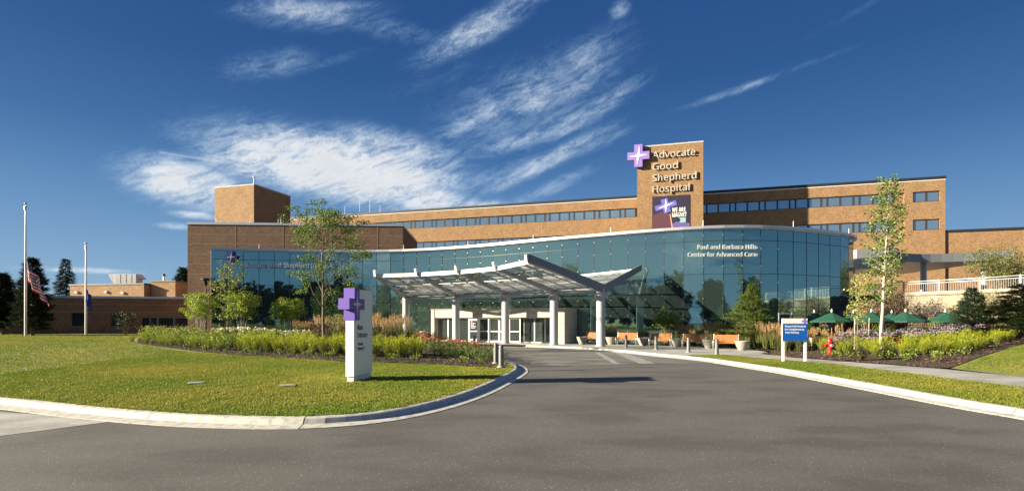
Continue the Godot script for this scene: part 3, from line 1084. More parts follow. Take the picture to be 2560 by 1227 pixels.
	mb.span(-0.06, 23.81, 12.852, 13.1, -13.06, 0.07)
	obj("coping", mb, M.alu, w)
	for k in 5:
		var j := MB.new()
		j.span(0.02, 23.73, 11.75 - k * 1.1, 11.78 - k * 1.1, 0.002, 0.01)
		obj("panel_joint", j, M.joint, w)
	for x in [5.2, 10.4, 15.7, 20.9]:
		var j := MB.new()
		j.span(x, x + 0.03, 6.0, 12.85, 0.012, 0.02)
		obj("panel_joint", j, M.joint, w)
	for x in [3.0, 6.7, 9.8, 10.1, 17.5]:
		var an := MB.new()
		an.tube([Vector3.ZERO, Vector3(0, 0.55, 0)], [0.03, 0.015], 5)
		an.box(Vector3(0, 0.03, 0), Vector3(0.12, 0.06, 0.12))
		var ao := obj("lightning_rod", an, M.alu)
		ao.position = w.transform * Vector3(x, 13.1, -0.2)
		tag(ao, "short thin lightning rod on the brown wing's roof edge", "rod", "lightning rods on the brown wing")
	# low wing at the far left
	var lo := base("low_left_wing", P(-81.0, 56.4), atan2(10.0, 38.0))
	lo.name = "low_window_wing"
	tag(lo, "low dark brown brick wing with small ground floor windows behind the flagpoles", "building")
	var L := 41.0
	mb = MB.new()
	mb.span(0, 47.5, 0, 4.85, -14, -0.3)
	var wins := [[24.6, 26.2, 1.4, 3.2], [29.6, 31.4, 1.4, 3.2], [33.6, 35.2, 1.4, 3.2], [36.9, 38.7, 0.7, 2.6], [38.7, 40.5, 0.7, 2.6], [40.5, 42.2, 0.7, 2.6], [42.2, 43.9, 0.7, 2.6], [43.9, 45.6, 0.7, 2.6]]
	L = 0.0
	for q in wins:
		if q[0] > L + 0.01:
			mb.span(L, q[0], 0, 4.85, -0.3, 0)
		mb.span(q[0], q[1], 0, q[2], -0.3, 0)
		mb.span(q[0], q[1], q[3], 4.85, -0.3, 0)
		L = q[1]
	mb.span(L, 47.5, 0, 4.85, -0.3, 0)
	obj("wall", mb, M.brown_brick, lo)
	for q in wins:
		window_unit(lo, q[0] + 0.01, q[1] - 0.01, q[2] + 0.01, q[3] - 0.01, -0.1, M.panel_grey, M.dark_glass)
	mb = MB.new()
	mb.span(-0.1, 47.5, 4.852, 5.12, -14.1, 0.08)
	obj("coping", mb, M.alu, lo)
	for k in 2:
		var j := MB.new()
		j.span(0.02, 47.4, 3.2 + k * 0.9, 3.23 + k * 0.9, 0.002, 0.01)
		obj("panel_joint", j, M.joint, lo)
	# sunlit block on its roof
	var up := base("roof_block", P(-57.9, 70.6), -deg_to_rad(10.0))
	tag(up, "sunlit low tan brick block standing on the roof of the low wing", "building")
	mb = MB.new()
	mb.span(0, 11.2, 4.0, 6.75, -9, 0)
	obj("wall", mb, M.tan_brick, up)
	mb = MB.new()
	mb.span(-0.08, 11.28, 6.752, 6.95, -9.1, 0.08)
	obj("coping", mb, M.bronze, up)
	for q in [[0.9, 5.75], [5.4, 5.75], [7.9, 5.6]]:
		mb = MB.new()
		mb.span(q[0], q[0] + 0.45, q[1], q[1] + 0.25, 0.002, 0.2)
		obj("wall_light", mb, M.stone, up)
	var up2 := base("roof_block", up.transform * Vector3(11.35, 0, -0.9), -deg_to_rad(10.0))
	tag(up2, "smaller tan brick block with a bare face beside the sunlit roof block", "building")
	mb = MB.new()
	mb.span(0, 3.6, 4.0, 7.15, -7, 0)
	obj("wall", mb, M.tan_brick, up2)
	mb = MB.new()
	mb.span(-0.08, 3.68, 7.152, 7.32, -7.1, 0.08)
	obj("coping", mb, M.bronze, up2)
	var rt := base("rooftop_unit", up.transform * Vector3(4.6, 6.95, -2.2), 0.05)
	tag(rt, "white boxy air handling unit with a slanted hood on the tan roof block", "air unit")
	mb = MB.new()
	mb.span(0, 2.7, 0.15, 1.5, -1.4, 0)
	obj("housing", mb, M.white_paint, rt)
	mb = MB.new()
	mb.prism(PackedVector2Array([Vector2(-0.05, 0.2), Vector2(-0.05, 1.48), Vector2(-0.95, 1.45), Vector2(-0.3, 0.2)]), -1.35, -0.05)
	obj("hood", mb, M.white_paint, rt)
	mb = MB.new()
	mb.prism(PackedVector2Array([Vector2(2.75, 0.8), Vector2(2.75, 1.4), Vector2(3.3, 0.85)]), -1.3, -0.1)
	obj("hood", mb, M.white_paint, rt)
	mb = MB.new()
	mb.span(0.1, 2.6, 0, 0.147, -1.3, -0.1)
	obj("curb", mb, M.bronze, rt)
	for x in [0.65, 1.4, 2.1]:
		mb = MB.new()
		mb.span(x, x + 0.03, 0.2, 1.45, 0.002, 0.012)
		obj("seam", mb, M.alu, rt)
	var vp := base("vent_pipe", up2.transform * Vector3(0.8, 7.32, -1.2))
	tag(vp, "short steel flue pipe on the smaller tan roof block", "vent")
	mb = MB.new()
	mb.tube([Vector3.ZERO, Vector3(0, 0.7, 0)], [0.1, 0.1], 8)
	obj("pipe", mb, M.alu, vp)
	mb = MB.new()
	mb.lathe([Vector2(0.001, 0.68), Vector2(0.2, 0.7), Vector2(0.2, 0.95), Vector2(0.001, 1.0)], 10)
	obj("cap", mb, M.bronze, vp)

var glass_line: PackedVector2Array

func build_pavilion() -> void:
	glass_line = resample(poly([[-31.13, 55.81], [-27.5, 56.7], [-23.69, 57.41], [-20, 57.9], [-16.35, 58.08], [-11.98, 57.6], [-7.48, 56.12], [-3.2, 54.0], [0.76, 51.49], [4.37, 49.21], [7.72, 47.35], [10.81, 45.62], [13.75, 44.2], [16.66, 43.3], [19.22, 43.2], [21.75, 43.6], [23.68, 44.25], [25.9, 45.3], [28.36, 46.6], [30.3, 48.05], [31.45, 49.7], [32.1, 51.5], [32.3, 53.5], [32.2, 58]]), 1.525)
	var b := base("glass_pavilion")
	tag(b, "long curving blue green glass curtain wall building at the entrance", "building")
	var lv := [0.16, 0.53, 3.2, 5.87, 8.54, 9.4]
	rng.seed = 5
	var n := glass_line.size()
	for i in n - 1:
		var a := glass_line[i]
		var e := glass_line[i + 1]
		var mid := (a + e) * 0.5
		var t := (e - a)
		var L := t.length()
		var turn := atan2(t.y, t.x)
		var skew := Basis(Vector3.UP, turn + rnd(-0.006, 0.006)) * Basis(Vector3.RIGHT, rnd(-0.005, 0.005))
		for r in lv.size() - 1:
			var mb := MB.new()
			mb.span(-L / 2 + 0.012, L / 2 - 0.012, -(lv[r + 1] - lv[r]) / 2 + 0.012, (lv[r + 1] - lv[r]) / 2 - 0.012, -0.001, 0.001)
			# a pane is one sheet
			mb = MB.new()
			var hx := L / 2 - 0.012
			var hy: float = (lv[r + 1] - lv[r]) / 2 - 0.012
			mb.quad(Vector3(-hx, -hy, 0), Vector3(hx, -hy, 0), Vector3(hx, hy, 0), Vector3(-hx, hy, 0))
			var o := obj("glass_pane", mb, M.glass, b)
			o.transform = Transform3D(skew, P(mid.x, mid.y, (lv[r] + lv[r + 1]) / 2))
	for i in n - 1:
		if glass_line[i].x > 29.0 or rnd(0, 1) < 0.1:
			continue
		var s := side_of(glass_line, i) * -0.32
		var a := glass_line[i] + s
		var e := glass_line[i + 1] + s
		var low := 5.9 if rnd(0, 1) < 0.75 else rnd(5.2, 7.2)
		var sh := MB.new()
		sh.bar(P(a.x, a.y, (8.5 + low) / 2), P(e.x, e.y, (8.5 + low) / 2), 0.01, 8.5 - low)
		obj("roller_blind", sh, M.blind, b)
	var fit := MB.new()
	for i in n:
		var s := side_of(glass_line, i)
		var q := glass_line[i]
		var m := MB.new()
		m.box(P(q.x - s.x * 0.04, q.y - s.y * 0.04, 4.75), Vector3(0.045, 9.3, 0.12), Basis(Vector3.UP, atan2(-s.x, -s.y) + PI))
		obj("mullion", m, M.mullion, b)
		for y in [9.0, 7.9, 6.5, 5.2, 3.9, 2.55, 1.2]:
			fit.box(P(q.x + s.x * 0.03, q.y + s.y * 0.03, y), Vector3(0.055, 0.055, 0.05), Basis(Vector3.UP, atan2(s.x, -s.y)))
	tag(obj("glass_fitting", fit, M.alu, b), "", "", "", "stuff")
	for r in range(1, lv.size() - 1):
		var m := MB.new()
		for i in n - 1:
			var s0 := side_of(glass_line, i) * -0.002
			var s1 := side_of(glass_line, i + 1) * -0.002
			m.bar(P(glass_line[i].x + s0.x, glass_line[i].y + s0.y, lv[r]), P(glass_line[i + 1].x + s1.x, glass_line[i + 1].y + s1.y, lv[r]), 0.05, 0.04)
		obj("transom", m, M.mullion, b)
	# roof edge: a pale metal band with a thin shadow line
	for spec in [[0.05, 9.41, 9.5, -0.25], [0.3, 9.502, 9.72, -0.4]]:
		var m := MB.new()
		var o := offset_line(glass_line, spec[0])
		var q := offset_line(glass_line, spec[3])
		for i in n - 1:
			m.quad(P(o[i].x, o[i].y, spec[1]), P(o[i + 1].x, o[i + 1].y, spec[1]), P(o[i + 1].x, o[i + 1].y, spec[2]), P(o[i].x, o[i].y, spec[2]))
			m.quad(P(o[i].x, o[i].y, spec[2]), P(o[i + 1].x, o[i + 1].y, spec[2]), P(q[i + 1].x, q[i + 1].y, spec[2]), P(q[i].x, q[i].y, spec[2]))
			m.quad(P(q[i].x, q[i].y, spec[1]), P(q[i + 1].x, q[i + 1].y, spec[1]), P(o[i + 1].x, o[i + 1].y, spec[1]), P(o[i].x, o[i].y, spec[1]))
		obj("roof_edge", m, M.alu, b)
	# rods on the roof edge
	for i in range(3, n, 5):
		var an := MB.new()
		an.tube([Vector3.ZERO, Vector3(0, 0.5, 0)], [0.03, 0.02], 5)
		an.box(Vector3(0, 0.02, 0), Vector3(0.12, 0.04, 0.12))
		var ao := obj("lightning_rod", an, M.white_paint)
		ao.position = P(glass_line[i].x, glass_line[i].y, 9.722)
		tag(ao, "short white lightning rod on the glass pavilion's roof edge", "rod", "lightning rods on the glass pavilion")
	# inside
	var inner := offset_line(glass_line, -0.3)
	var back := poly([[31.9, 60], [24, 57.5], [13, 56], [6, 58.6], [1, 59.9], [-11.5, 59.9], [-20, 59.4], [-30.9, 58.6]])
	var outline := inner.duplicate()
	outline.append_array(back)
	obj("floor", sheet(outline, flat_h, 0.15, 100.0), M.interior_floor, b)
	obj("ceiling", sheet(outline, flat_h, 9.05, 100.0), M.interior, b)
	obj("roof", sheet(outline, flat_h, 9.45, 100.0), M.roof_gravel, b)
	var m := MB.new()
	var loop := PackedVector2Array([glass_line[-1]])
	loop.append_array(back)
	loop.append(glass_line[0])
	for i in loop.size() - 1:
		m.quad(P(loop[i + 1].x, loop[i + 1].y, 0.1), P(loop[i].x, loop[i].y, 0.1), P(loop[i].x, loop[i].y, 9.45), P(loop[i + 1].x, loop[i + 1].y, 9.45))
	obj("back_wall", m, M.interior, b)
	for i in range(2, n - 4, 5):
		var s := side_of(glass_line, i)
		var q := glass_line[i] - s * (1.0 if glass_line[i].x < -5 else 2.4)
		var cmb := MB.new()
		cmb.tube([P(q.x, q.y, 0.15), P(q.x, q.y, 9.05)], [0.3, 0.3], 14)
		obj("column", cmb, M.white_paint, b)
	# upper gallery edge seen through the glass
	m = MB.new()
	var ga := offset_line(glass_line, -5.0)
	for i in range(18, n - 8):
		m.bar(P(ga[i].x, ga[i].y, 4.7), P(ga[i + 1].x, ga[i + 1].y, 4.7), 0.3, 0.5)
	obj("gallery_edge", m, M.white_paint, b)
	m = MB.new()
	m.span(0, 1.2, 0.16, 2.75, -0.05, 0.09)
	var fr := obj("side_door", m, M.alu, b)
	var di := 33
	for i in n:
		if glass_line[i].x > 20.5:
			di = i
			break
	var tt := glass_line[di + 1] - glass_line[di]
	fr.transform = Transform3D(Basis(Vector3.UP, atan2(tt.y, tt.x)), P(glass_line[di].x, glass_line[di].y, 0))
	m = MB.new()
	m.span(0.12, 1.08, 0.2, 2.62, 0.094, 0.1)
	obj("pane", m, M.dark_glass, fr)

func build_vestibule() -> void:
	var b := base("entrance_vestibule", P(-8.1, 52.5, 0.13), -deg_to_rad(28.1))
	tag(b, "pale limestone entrance vestibule with glazed sliding doors under the canopy", "building")
	var H := 3.05
	var mb := MB.new()
	mb.span(0, 0.65, 0, H, -4.6, 0)
	obj("pier", mb, M.stone, b)
	mb = MB.new()
	mb.span(13.58, 14.23, 0, H, -4.2, 0)
	obj("pier", mb, M.stone, b)
	mb = MB.new()
	mb.span(0.655, 13.575, 2.28, H, -4.2, -0.05)
	obj("header", mb, M.stone, b)
	mb = MB.new()
	mb.span(-0.03, 14.26, H + 0.002, H + 0.06, -4.6, 0.03)
	obj("coping", mb, M.stone, b)
	for x in [0.32, 13.9]:
		mb = MB.new()
		mb.span(x - 0.3, x + 0.3, 1.5, 1.512, 0.001, 0.006)
		obj("stone_joint", mb, M.joint, b)
	# return wall courses
	for y in [0.62, 1.24, 1.86, 2.48]:
		mb = MB.new()
		mb.span(14.231, 14.236, y, y + 0.012, -4.2, 0)
		obj("stone_joint", mb, M.joint, b)
	mb = MB.new()
	mb.span(0.66, 13.57, 0.0, 0.02, -4.2, -0.1)
	obj("floor", mb, M.interior_floor, b)
	mb = MB.new()
	mb.span(0.66, 13.57, 0.02, 2.27, -4.2, -4.1)
	obj("back_wall", mb, M.interior, b)
	var glaze := func(x0: float, x1: float, z: float, frame: float, mid: bool, called: String, m: Material) -> Node3D:
		var f := MB.new()
		f.span(x0, x1, 0.025, 0.025 + frame * 1.6, z - 0.08, z)
		f.span(x0, x1, 2.27 - frame * 1.5, 2.27, z - 0.08, z)
		f.span(x0, x0 + frame, 0.025 + frame * 1.6, 2.27 - frame * 1.5, z - 0.08, z)
		f.span(x1 - frame, x1, 0.025 + frame * 1.6, 2.27 - frame * 1.5, z - 0.08, z)
		if mid:
			f.span(x0 + frame, x1 - frame, 0.98, 1.06, z - 0.075, z - 0.004)
		var o := obj(called, f, m, b)
		var p := MB.new()
		p.quad(Vector3(x0 + frame, 0.03, z - 0.04), Vector3(x1 - frame, 0.03, z - 0.04), Vector3(x1 - frame, 2.2, z - 0.04), Vector3(x0 + frame, 2.2, z - 0.04))
		obj("pane", p, M.door_glass, o)
		return o
	for s in [[0.66, 1.95], [1.955, 3.15], [3.155, 4.35]]:
		glaze.call(s[0], s[1], -0.45, 0.05, false, "window", M.white_paint)
	var sd: Node3D = glaze.call(4.36, 5.5, -0.3, 0.17, true, "signed_panel", M.white_paint)
	for q in [["Advocate", 1.72, 0.5], ["Good", 1.58, 0.32], ["Shepherd", 1.44, 0.55], ["Hospital", 1.30, 0.48], ["Main Entrance", 1.12, 0.6], ["Hours", 0.82, 0.28], ["Daily", 0.7, 0.26]].slice(0, 4):
		letters(q[0], 0.085, q[2], 0.006, M.white_paint, sd, Vector3(4.62, q[1], -0.33), true)
	var cr := MB.new()
	cr.prism(plus_poly(0.2, 0.2, 0.07, 0.07), 0, 0.008, Basis(), Vector3(4.72, 1.92, -0.338))
	obj("cross_emblem", cr, M.lilac, sd)
	for s in [[5.52, 6.6], [6.61, 7.62], [7.63, 8.7], [8.71, 9.86]]:
		glaze.call(s[0], s[1], -0.32 if s[0] < 6 or s[0] > 8.7 else -0.42, 0.085, true, "sliding_door", M.white_paint)
	mb = MB.new()
	mb.span(7.3, 7.75, 2.12, 2.2, -0.31, -0.22)
	obj("door_sensor", mb, M.dark_metal, b)
	for s in [[9.9, 10.97], [10.98, 12.0], [12.01, 13.56]]:
		glaze.call(s[0], s[1], -0.9, 0.05, false, "window", M.alu)
	# white threshold ramp
	mb = MB.new()
	mb.quad(Vector3(9.6, 0.012, -0.4), Vector3(10.6, 0.012, 1.7), Vector3(12.4, 0.012, 1.2), Vector3(12.2, 0.012, -0.4))
	obj("threshold", mb, M.white_paint, b)
	mb = MB.new()
	mb.quad(Vector3(5.8, 0.012, 0.5), Vector3(5.8, 0.012, 1.3), Vector3(9.6, 0.012, 1.3), Vector3(9.6, 0.012, 0.5))
	obj("warning_strip", mb, mat(0.32, 0.11, 0.08, 0.85), b)
	# low seat wall at the left end
	var w := MB.new()
	w.span(-2.6, -0.05, 0, 0.4, -0.5, 0.0)
	var wo := obj("seat_wall", w, M.stone)
	wo.transform = b.transform
	tag(wo, "low pale stone seat wall beside the left pier of the vestibule and litter bin", "wall")
	wo.set_meta("label", "low pale stone seat wall beside the litter bin and vestibule pier")

func build_canopy() -> void:
	var C := [P(-10.27, 52.3, 4.5), P(-5.15, 49.6, 4.5), P(-0.56, 46.9, 4.54), P(3.45, 44.2, 4.58), P(6.82, 41.4, 4.68)]
	var F := [P(-11.8, 47.0, 6.0), P(-7.94, 45.8, 6.0), P(-4.25, 43.5, 6.0), P(-1.11, 40.6, 6.0), P(1.22, 36.6, 6.08)]
	var B := [P(-9.3, 55.6, 5.7), P(-3.4, 52.6, 5.75), P(1.6, 49.4, 5.85), P(6.2, 46.7, 5.95), P(10.25, 44.3, 6.2)]
	var b := base("entrance_canopy")
	tag(b, "winged glass and grey steel entrance canopy on five round columns", "canopy")
	for k in 5:
		var mb := MB.new()
		var c: Vector3 = C[k]
		mb.tube([Vector3(c.x, 0.2, c.z), Vector3(c.x, c.y - 0.12, c.z)], [0.34, 0.34], 24, Color.WHITE, true)
		mb.tube([Vector3(c.x, 0.0, c.z), Vector3(c.x, 0.2, c.z)], [0.4, 0.4], 24)
		var col := obj("column", mb, M.grey_paint, b)
		for s in [-1, 1]:
			var l := MB.new()
			l.box(Vector3(c.x + s * 0.42, 3.95, c.z + 0.05), Vector3(0.16, 0.34, 0.2))
			obj("wall_light", l, M.alu, col)
		# ribs
		for e in [F[k], B[k]]:
			var m := MB.new()
			var side: Vector3 = (e - c).cross(Vector3.UP).normalized() * 0.11
			var top := Vector3(0, 0.1, 0)
			var dn0 := Vector3(0, -0.3, 0)
			var dn1 := Vector3(0, -0.12, 0)
			var f: Vector3 = e + (e - c).normalized() * 0.25
			var q := [c + dn0 - side, c + dn0 + side, f + dn1 + side, f + dn1 - side, c + top - side, c + top + side, f + top + side, f + top - side]
			m.quad(q[4], q[5], q[6], q[7])
			m.quad(q[1], q[0], q[3], q[2])
			m.quad(q[0], q[4], q[7], q[3])
			m.quad(q[5], q[1], q[2], q[6])
			m.quad(q[3], q[7], q[6], q[2])
			obj("rib", m, M.grey_paint, b)
		var tip := MB.new()
		tip.bar(F[k] + (F[k] - c).normalized() * 0.2 + Vector3(0, -0.1, 0), F[k] + (F[k] - c).normalized() * 0.32 + Vector3(0, 0.42, 0), 0.2, 0.26)
		obj("rib_tip", tip, M.white_paint, b)
	for k in 4:
		var m := MB.new()
		m.bar(C[k] + Vector3(0, -0.16, 0), C[k + 1] + Vector3(0, -0.16, 0), 0.34, 0.26)
		obj("valley_beam", m, M.grey_paint, b)
		for w in [[C[k], C[k + 1], F[k], F[k + 1], 4, true], [C[k], C[k + 1], B[k], B[k + 1], 3, false]]:
			var a0: Vector3 = w[0]
			var a1: Vector3 = w[1]
			var e0: Vector3 = w[2]
			var e1: Vector3 = w[3]
			var ns: int = w[4]
			for i in ns:
				for j in 3:
					var f := func(s: float, t: float) -> Vector3: return a0.lerp(a1, s).lerp(e0.lerp(e1, s), t) + Vector3(0, 0.115, 0)
					var p := MB.new()
					var s0 := (j + 0.012) / 3.0
					var s1 := (j + 0.988) / 3.0
					var t0 := (i + 0.012) / ns
					var t1 := (i + 0.988) / ns
					if w[5]:
						p.quad(f.call(s0, t0), f.call(s0, t1), f.call(s1, t1), f.call(s1, t0))
					else:
						p.quad(f.call(s0, t0), f.call(s1, t0), f.call(s1, t1), f.call(s0, t1))
					obj("roof_pane", p, M.canopy_glass, b)
				var t := (i + 1.0) / ns
				var pu := MB.new()
				pu.bar(a0.lerp(e0, t) + Vector3(0, 0.02, 0), a1.lerp(e1, t) + Vector3(0, 0.02, 0), 0.07 if i < ns - 1 else 0.16, 0.12 if i < ns - 1 else 0.3)
				obj("purlin" if i < ns - 1 else "edge_beam", pu, M.grey_paint if i < ns - 1 else M.white_paint, b)
			for j in [1, 2]:
				var ra := MB.new()
				ra.bar(a0.lerp(a1, j / 3.0) + Vector3(0, 0.07, 0), e0.lerp(e1, j / 3.0) + Vector3(0, 0.07, 0), 0.06, 0.07)
				obj("rafter", ra, M.grey_paint, b)
	# folded end fascia
	var o: Vector3 = (C[4] - C[3]).normalized() * 0.16
	o.y = 0
	for e in [F[4], B[4]]:
		var m := MB.new()
		var c: Vector3 = C[4] + o
		var f: Vector3 = e + o + (e - C[4]).normalized() * 0.3
		m.quad(c + Vector3(0, -0.48, 0), f + Vector3(0, -0.05, 0), f + Vector3(0, 0.42, 0), c + Vector3(0, 0.2, 0))
		m.quad(c + o + Vector3(0, -0.48, 0), c + o + Vector3(0, 0.2, 0), f + o * 0.6 + Vector3(0, 0.42, 0), f + o * 0.6 + Vector3(0, -0.05, 0))
		m.quad(c + Vector3(0, 0.2, 0), f + Vector3(0, 0.42, 0), f + o * 0.6 + Vector3(0, 0.42, 0), c + o + Vector3(0, 0.2, 0))
		m.quad(f + Vector3(0, -0.05, 0), c + Vector3(0, -0.48, 0), c + o + Vector3(0, -0.48, 0), f + o * 0.6 + Vector3(0, -0.05, 0))
		obj("end_fascia", m, M.slate, b)

func build_right_side() -> void:
	# raised court behind a block retaining wall
	var line := resample(poly([[32.4, 58.5], [32.6, 52.0], [32.4, 48.6], [32.8, 46.7], [33.9, 44.1], [35.6, 41.5], [36.4, 39.2], [36.8, 37.4], [37.4, 32.6], [38.4, 25.5]]), 0.5)
	var wall := base("retaining_wall")
	tag(wall, "curved tan block retaining wall below the white railing", "wall")
	var h := 0.232
	var n := line.size()
	rng.seed = 8
	# single blocks where the wall can be read block by block
	var core := MB.new()
	var inset := offset_line(line, 0.05)
	for i in n - 1:
		core.quad(P(inset[i].x, inset[i].y, 0), P(inset[i + 1].x, inset[i + 1].y, 0), P(inset[i + 1].x, inset[i + 1].y, 4.25), P(inset[i].x, inset[i].y, 4.5))
		core.quad(P(inset[i + 1].x, inset[i + 1].y, 0), P(inset[i].x, inset[i].y, 0), P(inset[i].x, inset[i].y, 4.25), P(inset[i + 1].x, inset[i + 1].y, 4.5))
	obj("wall_core", core, M.joint, wall)
	var bl := MB.new()
	bl.box(Vector3.ZERO, Vector3(0.488, h - 0.014, 0.12))
	var bm := bl.mesh()
	for row in range(7, 18):
		for i in range(18, 45):
			if i >= n - 1:
				continue
			var q := line[i] if row % 2 else (line[i] + line[i + 1]) * 0.5
			var s := side_of(line, i)
			var o := obj("block", bm, M.block, wall)
			var j := rnd(0.0, 0.012)
			o.transform = Transform3D(Basis(Vector3.UP, atan2(-s.x, s.y)), P(q.x - s.x * j, q.y - s.y * j, h * row + h / 2))
	var rest := MB.new()
	for i in n - 1:
		if i < 18 or i >= 45:
			rest.bar(P(line[i].x, line[i].y, 2.9), P(line[i + 1].x, line[i + 1].y, 2.9), 0.1, 2.5)
	tag(obj("block_courses", rest, M.block, wall), "", "", "", "stuff")
	var capm := MB.new()
	for i in n - 1:
		capm.bar(P(line[i].x, line[i].y, 4.25), P(line[i + 1].x, line[i + 1].y, 4.25), 0.36, 0.13)
	obj("wall_cap", capm, M.block, wall)
	var deck := line.duplicate()
	deck.append_array(poly([[80, 26], [100, 66], [100, 72], [32.3, 88]]))
	tag(obj("court_paving", sheet(deck, flat_h, 4.18, 200.0), M.concrete), "", "", "", "structure")
	# railing
	var rail := base("white_railing")
	tag(rail, "white metal railing with round posts along the retaining wall top", "railing")
	var rl := resample(offset_line(line, -0.0), 0.1525)
	var posts := []
	var top := MB.new()
	var rows := [5.36, 5.18, 4.44]
	for y in rows:
		var m := MB.new()
		for i in range(0, rl.size() - 1, 2):
			var e := mini(i + 2, rl.size() - 1)
			m.bar(P(rl[i].x, rl[i].y, y), P(rl[e].x, rl[e].y, y), 0.04, 0.036)
		obj("rail", m, M.rail_paint, rail)
	var pick := MB.new()
	pick.span(-0.011, 0.011, 4.46, 5.16, -0.011, 0.011)
	var pm := pick.mesh()
	for i in rl.size():
		if i % 17 == 0:
			var m := MB.new()
			m.tube([P(rl[i].x, rl[i].y, 4.31), P(rl[i].x, rl[i].y, 5.42)], [0.075, 0.075], 10)
			obj("post", m, M.rail_paint, rail)
		elif i > 60 and i < 260:
			var o := obj("baluster", pm, M.rail_paint, rail)
			o.position = P(rl[i].x, rl[i].y, 0)
	# low terrace wall and the planted bank
	var sw := resample(poly([[23.8, 43.0], [27, 42.9], [30, 42.0], [32.6, 40.2], [34.4, 37.6], [35.4, 34]]), 1.5)
	var lw := base("terrace_wall")
	tag(lw, "long low pale concrete seat wall behind the green parasols", "wall")
	for i in sw.size() - 1:
		var m := MB.new()
		m.bar(P(sw[i].x, sw[i].y, 0.42), P(sw[i + 1].x, sw[i + 1].y, 0.42), 0.35, 0.8)
		obj("wall_piece", m, M.stone, lw)
	var bank := MB.new()
	var K := 24
	var hi := resample(poly([[29.5, 47.2], [31.5, 48.0], [32.6, 46.9], [33.8, 44.0], [35.5, 41.4], [36.3, 39.1], [37.0, 35]]), 0.2)
	var at := func(a: float, t: float) -> Vector3:
		var p: Vector2 = sw[int(a * (sw.size() - 1))]
		var i0 := int(floor(a * (sw.size() - 1)))
		p = sw[i0].lerp(sw[mini(i0 + 1, sw.size() - 1)], a * (sw.size() - 1) - i0)
		var j0 := int(floor(a * (hi.size() - 1)))
		var q := hi[j0]
		var s := p.lerp(q, t)
		return P(s.x, s.y, lerpf(0.72, 2.35, smooth(0, 1.1, t)))
	for i in K:
		for j in 6:
			bank.quad(at.call(i / float(K), j / 6.0), at.call((i + 1) / float(K), j / 6.0), at.call((i + 1) / float(K), (j + 1) / 6.0), at.call(i / float(K), (j + 1) / 6.0))
	tag(obj("planted_bank", bank, M.mulch), "", "", "", "structure")
	bank_at = at
	# sloping concrete stair cheek by the glass
	var ck := MB.new()
	ck.prism(PackedVector2Array([Vector2(0, 0), Vector2(0, 0.9), Vector2(4.8, 3.2), Vector2(6.2, 3.4), Vector2(6.2, 0)]), -0.2, 0.2)
	var cko := obj("stair_cheek_wall", ck, M.panel_grey)
	cko.transform = Transform3D(Basis(Vector3.UP, deg_to_rad(38.0)), P(25.6, 44.4, 0.13))
	tag(cko, "sloping grey stair side wall rising beside the glass behind the parasols", "wall")
	# grey fascia canopy of the upper entrance
	var ca := base("upper_canopy")
	tag(ca, "curved grey panelled canopy over the upper entrance beside the glass", "canopy")
	var fl := resample(poly([[40.5, 57.3], [42.3, 58.6], [44.6, 59.5], [46.5, 59.5], [48.8, 58.9], [50.5, 58.2], [53, 56.6]]), 1.05)
	for i in fl.size() - 1:
		var a := fl[i]
		var e := fl[i + 1].move_toward(fl[i], 0.02)
		var m := MB.new()
		m.bar(P(a.x, a.y, 9.05), P(e.x, e.y, 9.05), 0.12, 0.9)
		obj("fascia_panel", m, M.panel_grey, ca)
	var sp := offset_line(fl, -0.1)
	sp.append_array(poly([[54, 74.5], [40.5, 76]]))
	obj("soffit", sheet(sp, flat_h, 8.62, 100.0), M.panel_grey, ca)
	obj("roof", sheet(sp, flat_h, 9.4, 100.0), M.roof_gravel, ca)
	for q in [[46.4, 60.8], [52.2, 59.6]]:
		var m := MB.new()
		m.tube([P(q[0], q[1], 4.15), P(q[0], q[1], 8.62)], [0.3, 0.3], 16)
		obj("column", m, M.grey_paint, ca)
	var m := MB.new()
	m.prism(PackedVector2Array([Vector2(0, 0), Vector2(4.2, 0.25), Vector2(4.2, 1.0), Vector2(0, 0.9)]), -3.0, 0.0, Basis(), P(36.2, 56.6, 8.7))
	obj("fascia_panel", m, M.grey_paint, ca)
	m = MB.new()
	m.span(0, 1.4, 0, 0.95, -3.0, 0)
	var lowp := obj("fascia_panel", m, M.grey_paint, ca)
	lowp.position = P(36.0, 56.0, 7.55)
	m = MB.new()
	m.tube([P(36.9, 58.5, 0.1), P(36.9, 58.5, 7.5)], [0.3, 0.3], 14)
	obj("column", m, M.grey_paint, ca)

var bank_at: Callable

